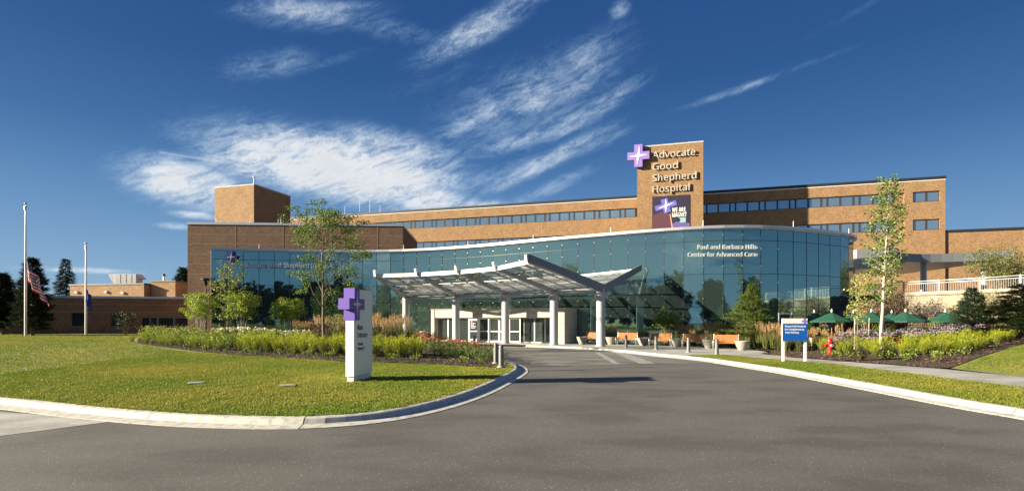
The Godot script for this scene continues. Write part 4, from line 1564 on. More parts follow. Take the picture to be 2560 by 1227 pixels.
func build_signs() -> void:
	var tw := Transform3D(Basis(Vector3.UP, -deg_to_rad(16.1)), P(-3.54, 95.6))
	# raised words on the tower
	var ls := base("tower_lettering")
	ls.transform = tw
	tag(ls, "four lines of raised pale metal letters on the brick tower", "sign")
	for q in [["Advocate", 26.35, 6.05], ["Good", 24.62, 3.6], ["Shepherd", 22.92, 6.2], ["Hospital", 21.25, 5.25]]:
		letters(q[0], 0.98, q[2], 0.16, M.letter, ls, Vector3(27.74, q[1], 7.55 + 0.2))
	var pins := MB.new()
	for q in [[26.5, 6.0], [24.8, 3.5], [23.1, 6.1], [21.4, 5.1]]:
		for k in 5:
			pins.span(27.9 + q[1] * k / 4.6, 27.94 + q[1] * k / 4.6, q[0], q[0] + 0.05, 7.55, 7.7)
	tag(obj("fixing_pins", pins, M.letter, ls), "", "", "", "stuff")
	var cs := base("cross_sign")
	cs.transform = Transform3D(tw.basis, tw * Vector3(25.7, 26.85, 7.56))
	tag(cs, "big lilac cross with a white star overhanging the brick tower's corner", "sign")
	var mb := MB.new()
	mb.prism(plus_poly(3.2, 3.35, 1.2, 1.15), 0.0, 0.6)
	obj("cross", mb, M.lilac, cs)
	mb = MB.new()
	mb.prism(star_poly(2.8, 3.05, 0.12), 0.602, 0.64)
	obj("star", mb, M.white_paint, cs)
	# banner
	var bn := base("tower_banner")
	bn.transform = Transform3D(tw.basis, tw * Vector3(27.7, 15.3, 7.56))
	tag(bn, "dark purple printed banner with a tilted cross hung on the brick tower", "banner")
	mb = MB.new()
	mb.span(0, 5.35, 0, 5.4, 0, 0.05)
	obj("cloth", mb, mat(0.018, 0.013, 0.04, 0.6), bn)
	mb = MB.new()
	mb.prism(PackedVector2Array([Vector2(2.75, 0.02), Vector2(2.6, 1.1), Vector2(3.5, 1.5), Vector2(5.33, 1.2), Vector2(5.33, 0.02)]), 0.052, 0.058)
	obj("print", mb, mat(0.11, 0.08, 0.28, 0.6), bn)
	mb = MB.new()
	mb.prism(PackedVector2Array([Vector2(0.1, 0.02), Vector2(0.1, 2.6), Vector2(1.3, 3.1), Vector2(2.55, 2.7), Vector2(2.9, 0.02)]), 0.052, 0.06)
	obj("print", mb, mat(0.085, 0.03, 0.045, 0.6), bn)
	mb = MB.new()
	mb.prism(PackedVector2Array([Vector2(2.5, 2.7), Vector2(2.62, 2.72), Vector2(3.05, 0.02), Vector2(2.86, 0.02)]), 0.061, 0.066)
	obj("print", mb, mat(0.55, 0.3, 0.2, 0.6), bn)
	var tilt := Basis(Vector3.BACK, deg_to_rad(14.0))
	mb = MB.new()
	mb.prism(plus_poly(3.1, 2.1, 1.0, 0.75), 0.068, 0.078, tilt, Vector3(1.95, 3.95, 0))
	obj("print", mb, mat(0.12, 0.11, 0.48, 0.6), bn)
	mb = MB.new()
	mb.prism(star_poly(2.5, 2.1, 0.25), 0.08, 0.086, tilt, Vector3(1.95, 3.95, 0))
	obj("print", mb, M.white_paint, bn)
	letters("WE ARE", 0.62, 1.9, 0.01, M.white_paint, bn, Vector3(2.85, 2.95, 0.09), true)
	letters("MAGNET", 0.62, 2.05, 0.01, M.white_paint, bn, Vector3(2.85, 2.2, 0.09), true)
	mb = MB.new()
	mb.prism(PackedVector2Array([Vector2(3.85, 1.35), Vector2(4.78, 1.35), Vector2(4.78, 2.08), Vector2(3.85, 2.08), Vector2(4.05, 1.72)]), 0.06, 0.07)
	obj("print", mb, mat(0.2, 0.42, 0.42, 0.6), bn)
	# words on the glass
	var g1 := base("glass_lettering", P(-28.35, 56.1, 7.72), atan2(1.25, 9.3))
	tag(g1, "one line of pale letters standing off the blue glass behind the tree", "sign")
	letters("Advocate Good Shepherd Hospital", 0.46, 9.3, 0.06, M.white_paint, g1, Vector3(0, 0, 0))
	mb = MB.new()
	for y in [0.1, 0.36]:
		mb.span(-0.3, 9.6, y, y + 0.016, -0.1, -0.07)
	for x in [-0.2, 3.0, 6.3, 9.5]:
		mb.span(x, x + 0.04, 0.1, 0.38, -0.45, -0.1)
	obj("mounting_rail", mb, M.alu, g1)
	var gx := base("glass_cross_sign", P(-29.1, 55.95, 8.72), atan2(1.25, 9.3))
	tag(gx, "small purple cross with a white star mounted on the blue glass", "sign")
	mb = MB.new()
	mb.prism(plus_poly(1.12, 1.3, 0.42, 0.42), 0, 0.16)
	obj("cross", mb, M.purple, gx)
	mb = MB.new()
	mb.prism(star_poly(0.95, 1.1, 0.1), 0.162, 0.18)
	obj("star", mb, M.white_paint, gx)
	mb = MB.new()
	for y in [-0.2, 0.2]:
		mb.span(-0.5, 1.1, y, y + 0.025, -0.06, -0.01)
		mb.span(0.2, 0.24, y, y + 0.02, -0.35, -0.06)
	obj("mounting_rail", mb, M.alu, gx)
	var g2 := base("glass_lettering", P(13.98, 42.95, 7.2), -0.02)
	tag(g2, "two lines of white letters on rails on the bulging glass wall", "sign")
	letters("Paul and Barbara Hills", 0.34, 4.65, 0.03, M.white_paint, g2, Vector3(0.8, 0.6, 0))
	letters("Center for Advanced Care", 0.34, 5.42, 0.03, M.white_paint, g2, Vector3(0.03, 0.0, 0))
	mb = MB.new()
	for y in [0.05, 0.22, 0.65, 0.82]:
		mb.span(-0.7 if y < 0.5 else 0.7, 5.75, y, y + 0.014, -0.12, -0.09)
	for x in [1.4, 3.4, 5.6]:
		for y in [0.05, 0.65]:
			if x > 0 or y < 0.5:
				mb.span(x, x + 0.02, y + 0.015, y + 0.16, -0.3 if x > 1 else -0.9, -0.13)
	obj("mounting_rail", mb, M.alu, g2)
	# pylon
	var py := base("pylon_sign", P(-4.92, 16.77, 0.12), 0.0)
	# local x runs along the long side, away from the road
	py.transform = Transform3D(Basis(Vector3(0.2, 0, -0.98).normalized(), Vector3.UP, Vector3(0.98, 0, 0.2).normalized()), P(-4.92, 16.77, 0.13))
	tag(py, "tall white slab sign with a purple cross standing on the lawn", "sign")
	mb = MB.new()
	mb.span(0, 1.27, 0.17, 2.9, -0.28, 0)
	obj("panel", mb, M.white_paint, py)
	mb = MB.new()
	mb.span(0.04, 1.23, -0.06, 0.15, -0.25, -0.03)
	obj("plinth", mb, M.white_paint, py)
	mb = MB.new()
	mb.span(0.06, 1.2, 0.15, 0.17, -0.24, -0.04)
	obj("joint", mb, M.bronze, py)
	mb = MB.new()
	mb.prism(plus_poly(1.0, 1.0, 0.34, 0.34), -0.33, 0.035, Basis(), Vector3(0.15, 2.43, 0))
	obj("cross", mb, M.purple, py)
	mb = MB.new()
	mb.prism(star_poly(0.62, 0.95, 0.03), 0.037, 0.045, Basis(), Vector3(0.15, 2.43, 0))
	obj("star", mb, M.alu, py)
	letters("Main", 0.165, 0.34, 0.008, M.black_letter, py, Vector3(0.24, 1.62, 0.004))
	letters("Entrance", 0.165, 0.66, 0.008, M.black_letter, py, Vector3(0.24, 1.38, 0.004))
	letters("450 West", 0.085, 0.38, 0.006, M.black_letter, py, Vector3(0.24, 1.13, 0.004))
	letters("Highway 22", 0.085, 0.48, 0.006, M.black_letter, py, Vector3(0.24, 0.99, 0.004))
	# valet sign
	var v := base("valet_sign", P(12.7, 25.3, 0.14), -0.06)
	tag(v, "blue and white parking notice board on two white posts on the grass strip", "sign")
	for x in [0.0, 1.0]:
		mb = MB.new()
		mb.span(x, x + 0.1, -0.1, 2.02, -0.1, 0)
		obj("post", mb, M.white_paint, v)
	mb = MB.new()
	mb.span(-0.01, 1.11, 0.98, 1.79, 0.002, 0.05)
	obj("blue_panel", mb, M.blue, v)
	mb = MB.new()
	mb.span(-0.01, 1.11, 1.792, 2.03, 0.002, 0.05)
	obj("white_panel", mb, M.white_paint, v)
	mb = MB.new()
	mb.prism(plus_poly(0.25, 0.25, 0.085, 0.085), 0.052, 0.06, Basis(), Vector3(0.97, 1.9, 0))
	obj("cross", mb, M.lilac, v)
	letters("Please Pull Forward", 0.082, 0.93, 0.006, M.white_paint, v, Vector3(0.09, 1.62, 0.054), true)
	letters("for Complimentary", 0.082, 0.87, 0.006, M.white_paint, v, Vector3(0.09, 1.475, 0.054), true)
	letters("Valet Parking", 0.082, 0.63, 0.006, M.white_paint, v, Vector3(0.09, 1.33, 0.054), true)

func flag_image() -> ImageTexture:
	var im := Image.create(190, 100, false, Image.FORMAT_RGB8)
	for i in 13:
		im.fill_rect(Rect2i(0, int(i * 100 / 13.0), 190, 9), lin(0.42, 0.012, 0.03) if i % 2 == 0 else lin(0.7, 0.7, 0.7))
	im.fill_rect(Rect2i(0, 0, 76, 54), lin(0.02, 0.03, 0.11))
	for r in 9:
		for k in (6 if r % 2 == 0 else 5):
			im.fill_rect(Rect2i(4 + k * 12 + (0 if r % 2 == 0 else 6), 3 + r * 6 - 1, 3, 3), lin(0.7, 0.7, 0.7))
	return ImageTexture.create_from_image(im)

func build_furniture() -> void:
	# flagpoles and flags
	for q in [[-46.92, 52.0, 0.62, 12.9, "tall silver flagpole flying a striped flag at half height before the low wing"], [-45.05, 57.0, 0.63, 9.8, "shorter silver flagpole with a furled blue flag before the low wing"]]:
		var fp := base("flagpole", P(q[0], q[1], q[2]))
		tag(fp, q[4], "flagpole", "flagpoles on the lawn")
		var h: float = q[3]
		var mb := MB.new()
		mb.tube([Vector3(0, -0.1, 0), Vector3(0, h * 0.4, 0), Vector3(0, h - 0.5, 0)], [0.105, 0.095, 0.055], 12)
		obj("pole", mb, M.alu, fp)
		mb = MB.new()
		mb.tube([Vector3(0, h - 0.75, 0), Vector3(0, h - 0.35, 0)], [0.11, 0.11], 12)
		obj("truck", mb, M.alu, fp)
		mb = MB.new()
		mb.lathe([Vector2(0.001, h - 0.26), Vector2(0.09, h - 0.22), Vector2(0.13, h - 0.13), Vector2(0.09, h - 0.04), Vector2(0.001, h)], 12)
		obj("finial", mb, M.alu, fp)
		mb = MB.new()
		mb.tube([Vector3(0, h - 0.4, 0), Vector3(0, h - 0.22, 0)], [0.03, 0.03], 6)
		obj("spindle", mb, M.alu, fp)
		mb = MB.new()
		mb.tube([Vector3(0.17, 1.2, 0.02), Vector3(0.14, h - 0.5, 0.02)], [0.008, 0.008], 4)
		obj("halyard", mb, M.white_paint, fp)
	var fm := StandardMaterial3D.new()
	fm.albedo_texture = flag_image()
	fm.roughness = 0.8
	fm.backlight_enabled = false
	fm.backlight = Color(0.5, 0.5, 0.5)
	var cloth := MB.new()
	var NU := 34
	var NV := 14
	var fpos := func(u: float, w: float) -> Vector3:
		# hoist edge runs down the pole; the fly hangs limp, folding back and forth
		var fold := sin(u * 17.0 + w * 2.2) * 0.2 * smooth(0, 0.2, u) + sin(u * 7.0 - w * 3.0) * 0.14 * u
		var x := 0.2 + u * (0.95 + 0.75 * w) + 0.16 * sin(u * 11.0 + w * 1.3) * u
		var y := 7.75 - w * 2.1 - (2.3 - 0.3 * w) * pow(u, 0.92)
		return Vector3(x + 0.12 * w, y, 0.05 + fold)
	for i in NU:
		for j in NV:
			cloth.quv(fpos.call(i / float(NU), (j + 1.0) / NV), fpos.call((i + 1.0) / NU, (j + 1.0) / NV), fpos.call((i + 1.0) / NU, j / float(NV)), fpos.call(i / float(NU), j / float(NV)), Rect2(i / float(NU), j / float(NV), 1.0 / NU, 1.0 / NV))
	var fo := obj("national_flag", cloth, fm)
	fo.position = P(-46.96, 51.95, -0.9)
	fo.scale = Vector3(1.2, 1.2, 1.2)
	tag(fo, "red and white striped flag with starred blue canton hanging limp", "flag")
	var bc := MB.new()
	for i in 12:
		for j in 10:
			var f2 := func(u: float, w: float) -> Vector3: return Vector3(0.12 + u * 0.62 + 0.08 * sin(u * 12.0), 4.95 - w * 1.4 - u * 1.1, 0.1 + sin(u * 16.0 + w) * 0.13)
			bc.quad(f2.call(i / 12.0, (j + 1) / 10.0), f2.call((i + 1) / 12.0, (j + 1) / 10.0), f2.call((i + 1) / 12.0, j / 10.0), f2.call(i / 12.0, j / 10.0))
	var fo2 := obj("blue_flag", bc, mat(0.02, 0.03, 0.2, 0.8))
	fo2.position = P(-45.05, 56.95, 0.63)
	tag(fo2, "plain deep blue flag hanging limp on the shorter flagpole", "flag")
	# street lamp
	var lp := base("lamp_post", P(-28.4, 50.0, 0.6))
	tag(lp, "black post lamp with a flat round hood before the brown wing", "lamp post")
	var mb := MB.new()
	mb.tube([Vector3(0, -0.1, 0), Vector3(0, 4.75, 0)], [0.08, 0.055], 10)
	obj("post", mb, M.dark_metal, lp)
	mb = MB.new()
	mb.lathe([Vector2(0.06, 4.7), Vector2(0.1, 4.8), Vector2(0.3, 5.32)], 14)
	obj("lantern", mb, M.dark_metal, lp)
	mb = MB.new()
	mb.lathe([Vector2(0.001, 5.33), Vector2(0.42, 5.34), Vector2(0.42, 5.4), Vector2(0.001, 5.52)], 16)
	obj("hood", mb, M.dark_metal, lp)
	# bollards
	var bo := base("bollard")
	mb = MB.new()
	mb.lathe([Vector2(0.105, 0.0), Vector2(0.1, 0.74), Vector2(0.075, 0.76), Vector2(0.075, 0.79), Vector2(0.098, 0.81), Vector2(0.092, 0.86), Vector2(0.05, 0.91), Vector2(0.001, 0.925)], 16)
	obj("post", mb, M.bollard, bo)
	mb = MB.new()
	mb.lathe([Vector2(0.0, 0.05), Vector2(0.15, 0.05), Vector2(0.17, 0.02), Vector2(0.17, -0.05)], 16)
	obj("footing", mb, M.planter, bo)
	var first := true
	var bk := 0
	var ends := ["first from the canopy columns", "second from the canopy columns", "third from the canopy columns", "beside the tip of the grass strip"]
	for q in [[-0.44, 21.9, 0.17, 1, "grey domed bollard at the mulch bed's point nearest the kerb nose"], [-0.72, 24.0, 0.16, 1, "grey domed bollard standing just behind the one at the kerb nose"], [-2.55, 36.6, 0.17, 1, "grey domed bollard along the back edge of the planted bed"], [-6.3, 43.9, 0.3, 1, "grey domed bollard along the back edge of the planted bed"],
			[8.3, 39.2, 0.138, 2, ""], [9.75, 36.5, 0.138, 2, ""], [10.9, 33.3, 0.138, 2, ""], [11.55, 30.4, 0.138, 2, ""]]:
		var o: Node3D = bo if first else copy(bo, "bollard", Vector3.ZERO)
		first = false
		o.position = P(q[0], q[1], q[2])
		if q[3] == 1:
			tag(o, q[4], "bollard", "bollards round the planted bed")
		else:
			tag(o, "grey domed bollard before the benches, " + ends[bk], "bollard", "bollards before the benches")
			bk += 1
	# planters
	var ORD := ["first", "second", "third", "fourth", "fifth", "last"]
	var np := 0
	var nb2 := 0
	var pl := base("planter")
	mb = MB.new()
	mb.lathe([Vector2(0.24, 0.0), Vector2(0.3, 0.12), Vector2(0.38, 0.3), Vector2(0.45, 0.5), Vector2(0.475, 0.6), Vector2(0.46, 0.63), Vector2(0.41, 0.62), Vector2(0.38, 0.5)], 28)
	obj("bowl", mb, M.planter, pl)
	mb = MB.new()
	mb.lathe([Vector2(0.001, 0.54), Vector2(0.395, 0.54)], 20)
	obj("earth", mb, M.mulch, pl)
	first = true
	for q in [[5.9, 45.3], [8.2, 44.6], [10.35, 42.6], [12.42, 40.5], [14.0, 38.3], [15.2, 35.6]]:
		var o: Node3D = pl if first else copy(pl, "planter", Vector3.ZERO)
		first = false
		o.position = P(q[0], q[1], 0.138)
		o.rotation.y = q[0]
		np += 1
		tag(o, "round grey concrete bowl planter, %s from the vestibule" % ORD[np - 1], "planter", "bowl planters along the pavement")
	# benches
	var be := base("bench")
	var slat := MB.new()
	slat.box(Vector3.ZERO, Vector3(1.56, 0.088, 0.03))
	var sm := slat.mesh()
	for k in 6:
		var o := obj("back_slat", sm, M.wood, be)
		o.transform = Transform3D(Basis(Vector3.RIGHT, -0.22), Vector3(0, 0.46 + k * 0.096, -0.24 - k * 0.021))
	for k in 5:
		var o := obj("seat_slat", sm, M.wood, be)
		o.transform = Transform3D(Basis(Vector3.RIGHT, PI / 2 + 0.04), Vector3(0, 0.43, 0.28 - k * 0.1))
	for s in [-1, 1]:
		mb = MB.new()
		var x: float = s * 0.8
		mb.tube([Vector3(x, 0.0, 0.12), Vector3(x, 0.2, 0.27), Vector3(x, 0.42, 0.36), Vector3(x, 0.58, 0.34), Vector3(x, 0.64, 0.2), Vector3(x, 0.63, -0.26)], [0.026, 0.026, 0.026, 0.026, 0.026, 0.024], 8)
		mb.tube([Vector3(x, 0.0, -0.3), Vector3(x, 0.22, -0.15), Vector3(x, 0.4, -0.2), Vector3(x, 0.72, -0.31), Vector3(x, 1.02, -0.39)], [0.026, 0.026, 0.026, 0.024, 0.022], 8)
		mb.tube([Vector3(x, 0.4, -0.2), Vector3(x, 0.41, 0.33)], [0.022, 0.022], 6)
		obj("side_frame", mb, M.alu, be)
	first = true
	for q in [[6.95, 45.6], [9.3, 43.75], [11.42, 41.5], [13.22, 39.2], [14.6, 36.85]]:
		var o: Node3D = be if first else copy(be, "bench", Vector3.ZERO)
		first = false
		o.position = P(q[0], q[1], 0.14)
		o.rotation.y = -deg_to_rad(27.0)
		nb2 += 1
		tag(o, "wood slat bench with looped silver arms, %s from the vestibule" % ORD[nb2 - 1], "bench", "benches along the pavement")
	# litter bin
	var lb := base("litter_bin", P(-8.45, 51.2, 0.14), -0.5)
	tag(lb, "cream ribbed litter bin with a hooded top beside the vestibule", "litter bin")
	mb = MB.new()
	mb.lathe([Vector2(0.001, 0.0), Vector2(0.26, 0.0), Vector2(0.29, 0.68), Vector2(0.001, 0.69)], 18)
	obj("drum", mb, M.planter, lb)
	mb = MB.new()
	mb.lathe([Vector2(0.3, 0.86), Vector2(0.32, 0.9), Vector2(0.29, 0.98), Vector2(0.001, 1.0)], 18)
	mb.lathe([Vector2(0.001, 0.86), Vector2(0.3, 0.86)], 18)
	obj("hood", mb, M.stone, lb)
	for k in 4:
		mb = MB.new()
		var a := TAU * (k + 0.5) / 4
		mb.box(Vector3(cos(a) * 0.24, 0.775, sin(a) * 0.24), Vector3(0.08, 0.18, 0.08), Basis(Vector3.UP, -a))
		obj("support", mb, M.stone, lb)
	# hydrant
	var hy := base("fire_hydrant", P(17.75, 30.1, 0.2))
	tag(hy, "red fire hydrant with side caps at the edge of the mulch bed", "hydrant")
	mb = MB.new()
	mb.lathe([Vector2(0.2, -0.05), Vector2(0.2, 0.05), Vector2(0.13, 0.07), Vector2(0.13, 0.62), Vector2(0.18, 0.64), Vector2(0.18, 0.7), Vector2(0.15, 0.72), Vector2(0.12, 0.84), Vector2(0.04, 0.92), Vector2(0.001, 0.93)], 14)
	obj("barrel", mb, M.red, hy)
	for s in [[-1.0, 0.0], [1.0, 0.0], [0.0, 1.0]]:
		mb = MB.new()
		mb.tube([Vector3(s[0] * 0.1, 0.5, s[1] * 0.1), Vector3(s[0] * 0.2, 0.5, s[1] * 0.2), Vector3(s[0] * 0.2, 0.5, s[1] * 0.2), Vector3(s[0] * 0.28, 0.5, s[1] * 0.28)], [0.07, 0.07, 0.1, 0.08], 10)
		obj("outlet_cap", mb, M.red if s[1] == 0.0 else M.alu, hy)
	# parasols, tables, chairs
	var um := base("parasol")
	mb = MB.new()
	var R := 1.36
	for k in 8:
		var a := TAU * k / 8 + 0.2
		var e := TAU * (k + 1) / 8 + 0.2
		var A := Vector3(cos(a), 0, -sin(a))
		var B := Vector3(cos(e), 0, -sin(e))
		var mid := (A + B) * 0.5
		for z in [[0.12, 2.5, 0.75, 2.2], [0.75, 2.2, R, 1.93]]:
			var a0: Vector3 = A * z[0] + Vector3(0, z[1], 0)
			var b0: Vector3 = B * z[0] + Vector3(0, z[1], 0)
			var a1: Vector3 = A * z[2] + Vector3(0, z[3], 0)
			var b1: Vector3 = B * z[2] + Vector3(0, z[3], 0)
			mb.quad(a1, b1, b0, a0)
		mb.tri(A * 0.14 + Vector3(0, 2.5, 0), B * 0.14 + Vector3(0, 2.5, 0), Vector3(0, 2.585, 0))
		mb.quad(A * R + Vector3(0, 1.85, 0), B * R + Vector3(0, 1.85, 0), B * R + Vector3(0, 1.93, 0), A * R + Vector3(0, 1.93, 0))
	obj("canopy", mb, M.green_cloth, um)
	mb = MB.new()
	mb.tube([Vector3(0, 0.0, 0), Vector3(0, 2.5, 0)], [0.03, 0.03], 10)
	obj("pole", mb, M.wood, um)
	mb = MB.new()
	mb.lathe([Vector2(0.03, 2.55), Vector2(0.07, 2.62), Vector2(0.04, 2.69), Vector2(0.06, 2.72), Vector2(0.001, 2.79)], 10)
	obj("finial", mb, M.white_paint, um)
	for k in 8:
		var a := TAU * k / 8 + 0.2
		mb = MB.new()
		mb.bar(Vector3(0, 1.75, 0), Vector3(cos(a) * 0.75, 2.17, -sin(a) * 0.75), 0.02, 0.02)
		obj("rib", mb, M.wood, um)
	var tb := base("patio_table")
	mb = MB.new()
	mb.lathe([Vector2(0.035, 0.7), Vector2(0.52, 0.7), Vector2(0.54, 0.72), Vector2(0.52, 0.74), Vector2(0.035, 0.74)], 20)
	obj("table_top", mb, M.wood, tb)
	for k in 4:
		var a := TAU * k / 4 + 0.5
		mb = MB.new()
		mb.bar(Vector3(cos(a) * 0.42, 0, sin(a) * 0.42), Vector3(cos(a) * 0.36, 0.7, sin(a) * 0.36), 0.05, 0.05)
		obj("leg", mb, M.wood, tb)
	var ch := base("patio_chair")
	for s in [-1, 1]:
		for z in [-1, 1]:
			mb = MB.new()
			mb.span(s * 0.22 - 0.02, s * 0.22 + 0.02, 0, 0.44 if z > 0 else 0.86, z * 0.2 - 0.02, z * 0.2 + 0.02)
			obj("leg", mb, M.wood, ch)
	mb = MB.new()
	mb.span(-0.24, 0.24, 0.442, 0.475, -0.17, 0.22)
	obj("seat", mb, M.wood, ch)
	for k in 4:
		mb = MB.new()
		mb.span(-0.2, 0.2, 0.54 + k * 0.085, 0.6 + k * 0.085, -0.212, -0.188)
		obj("back_slat", mb, M.wood, ch)
	first = true
	var row := 0
	for q in [[22.7, 40.5, 0], [26.1, 41.2, 0], [28.6, 40.6, 0], [30.7, 38.2, 0], [22.3, 37.6, 1], [24.8, 37.2, 1], [26.8, 36.7, 1]]:
		var front: bool = q[2] == 1
		var o: Node3D = um if first else copy(um, "parasol", Vector3.ZERO)
		var t: Node3D = tb if first else copy(tb, "patio_table", Vector3.ZERO)
		o.position = P(q[0], q[1], 0.13)
		o.rotation.y = q[0] * 1.7
		t.position = P(q[0], q[1], 0.13)
		tag(o, "dark green patio parasol with a white knob, %s" % ["in the row by the pale seat wall", "in the row by the mulch bed"][1 if front else 0], "parasol", "green parasols on the terrace")
		tag(t, "round wooden patio table under a green parasol", "table", "tables on the terrace")
		for k in 3:
			var a: float = TAU * k / 3.0 + q[0]
			var cc: Node3D = ch if first and k == 0 else copy(ch, "patio_chair", Vector3.ZERO)
			cc.position = P(q[0] + cos(a) * 0.85, q[1] - sin(a) * 0.85, 0.13)
			cc.rotation.y = atan2(-cos(a), -sin(a))
			tag(cc, "wooden slat patio chair drawn up to a round terrace table", "chair", "chairs on the terrace")
		first = false
		row += 1
	# two irrigation covers in the lawn
	for q in [[-6.5, 15.6], [-9.5, 16.2]]:
		var cv := MB.new()
		cv.box(Vector3.ZERO, Vector3(0.42, 0.05, 0.5), Basis(Vector3.UP, 0.4))
		cv.box(Vector3(0, 0.026, 0), Vector3(0.3, 0.012, 0.36), Basis(Vector3.UP, 0.4))
		var co := obj("valve_cover", cv, M.planter)
		co.position = P(q[0], q[1], lawn_h(q[0], q[1]) + 0.03)
		tag(co, "flat pale valve cover set in the lawn near the kerb", "cover", "valve covers in the lawn")

func plant_kind(called: String, meshes: Array, label: String, category: String, group: String, places: Array, hf: Callable, smin := 0.85, smax := 1.2) -> void:
	for q in places:
		var o := MeshInstance3D.new()
		o.mesh = meshes[rng.randi() % meshes.size()]
		o.material_override = M.leaf
		o.name = numbered(called)
		add_child(o, true)
		o.position = P(q.x, q.y, float(hf.call(q.x, q.y)))
		o.rotation.y = rnd(0, TAU)
		var k := rnd(smin, smax)
		o.scale = Vector3(k, k * rnd(0.9, 1.12), k)
		tag(o, label, category, group)

func band(a: Array, count_per_m: float, rows: int, gap: float, jit: float) -> Array:
	# plants in rows along a line, each further row "gap" deeper
	var out := []
	var p := resample(poly(a), 1.0 / count_per_m)
	for r in rows:
		for i in p.size():
			var s := side_of(p, i)
			if s.y < 0:
				s = -s
			out.append(p[i] + s * gap * r + Vector2(rnd(-jit, jit), rnd(-jit, jit)))
	return out

func build_plants() -> void:
	var reeds := []
	for i in 4:
		reeds.append(reed_grass(1.62, 100 + i, Color(0.40, 0.26, 0.125)).mesh())
	var star := []
	for i in 3:
		star.append(feathery(0.95, 0.42, 200 + i, Color(0.33, 0.37, 0.018)).mesh())
	var mound := []
	for i in 3:
		mound.append(leafy(0.8, 0.45, 300 + i, Color(0.2, 0.27, 0.03), 210, 0.08, Color(0.27, 0.13, 0.12), 4, 0.05).mesh())
	var soft := []
	for i in 3:
		soft.append(feathery(0.75, 0.5, 320 + i, Color(0.26, 0.32, 0.022), 46).mesh())
	var hyd := []
	for i in 2:
		hyd.append(leafy(0.85, 0.5, 400 + i, Color(0.09, 0.14, 0.03), 200, 0.1, Color(0.55, 0.53, 0.38), 16, 0.12).mesh())
	var barb := []
	for i in 2:
		barb.append(leafy(1.1, 0.55, 420 + i, Color(0.06, 0.014, 0.018), 330, 0.075).mesh())
	var low := []
	for i in 3:
		low.append(leafy(0.24, 0.2, 440 + i, Color(0.16, 0.22, 0.025), 60, 0.07).mesh())
	var spike := []
	for i in 3:
		spike.append(leafy(0.55, 0.34, 460 + i, Color(0.09, 0.15, 0.025), 130, 0.075, Color(0.16, 0.07, 0.06), 14, 0.035).mesh())
	var orange := []
	for i in 2:
		orange.append(leafy(0.6, 0.36, 470 + i, Color(0.14, 0.2, 0.025), 120, 0.075, Color(0.42, 0.14, 0.08), 18, 0.06).mesh())
	var aster := []
	for i in 3:
		aster.append(leafy(0.85, 0.42, 480 + i, Color(0.11, 0.16, 0.03), 150, 0.07, Color(0.3, 0.24, 0.3), 26, 0.075).mesh())
	var rose := []
	for i in 2:
		rose.append(leafy(0.95, 0.5, 490 + i, Color(0.14, 0.19, 0.03), 230, 0.08, Color(0.34, 0.16, 0.2), 12, 0.07).mesh())
	var L := func(x: float, d: float) -> float: return lawn_h(x, d) + 0.03
	var Rh := func(x: float, d: float) -> float: return right_h(x, d) + 0.02
	var Z := func(_x: float, _d: float) -> float: return 0.16
	rng.seed = 900
	# left bed
	plant_kind("yellow_bluestar", star, "feathery yellow green upright clump in the bed behind the pylon sign", "plant", "feathery clumps in the left bed", band([[-15.2, 29.8], [-12.5, 28.3], [-9.5, 27.2], [-6.5, 26.6], [-4.6, 26.6]], 1.55, 4, 0.75, 0.16), L, 0.9, 1.25)
	plant_kind("coneflower_clump", mound, "leafy flowering clump with pinkish heads at the far end of the bed", "plant", "flowering clumps in the left bed", band([[-29.6, 44.0], [-26, 38.6], [-22.5, 35.2], [-19, 32.6], [-15.8, 30.4]], 0.85, 4, 1.0, 0.3), L, 0.85, 1.35)
	plant_kind("soft_grass_mound", soft, "soft light green grassy mound along the bed's front edge", "plant", "grassy mounds in the left bed", band([[-27, 38.9], [-22.6, 34.8], [-18.6, 31.6], [-15.5, 29.6]], 0.8, 2, 1.4, 0.35), L, 0.7, 1.2)
	plant_kind("hydrangea", hyd, "hydrangea bush with creamy white flower heads before the red shrubs", "shrub", "hydrangeas in the left bed", band([[-19.4, 36.6], [-16.5, 34.8], [-12.8, 33.4]], 0.8, 2, 0.9, 0.2), L, 0.9, 1.15)
	plant_kind("red_barberry", barb, "dark red leaved barberry bush before the tall reed grass", "shrub", "barberry bushes in the left bed", band([[-14.2, 36.4], [-11.0, 34.6], [-7.8, 33.4]], 0.85, 2, 1.1, 0.25), L, 0.9, 1.25)
	plant_kind("reed_grass_clump", reeds, "tall reed grass clump with tan plumes behind the red barberries", "grass", "reed grass in the left bed", band([[-16.6, 41.5], [-13.0, 39.0], [-9.6, 37.4], [-7.2, 37.0]], 1.0, 3, 1.1, 0.25), L, 0.95, 1.2)
	plant_kind("spiky_salvia", spike, "low plant with dark flower spikes at the bed's road side point", "plant", "spiky plants at the bed's point", band([[-4.2, 28.8], [-2.6, 27.4], [-1.5, 25.6], [-1.2, 24.6]], 1.6, 3, 0.7, 0.15).filter(func(q): return Geometry2D.is_point_in_polygon(q, bed_left)), L, 0.8, 1.1)
	plant_kind("orange_daylily", orange, "low plant with faded orange flowers behind the feathery clumps", "plant", "orange flowers in the left bed", band([[-6.4, 33.0], [-4.2, 32.2], [-2.6, 31.4]], 1.3, 3, 0.9, 0.2).filter(func(q): return Geometry2D.is_point_in_polygon(q, bed_left)), L, 0.9, 1.15)
	plant_kind("spiky_salvia", spike, "low plant with dark flower spikes along the bed's drive side", "plant", "spiky plants along the drive", band([[-5.2, 31.0], [-3.6, 29.8], [-2.4, 28.2]], 1.5, 3, 0.8, 0.2).filter(func(q): return Geometry2D.is_point_in_polygon(q, bed_left)), L, 0.9, 1.2)
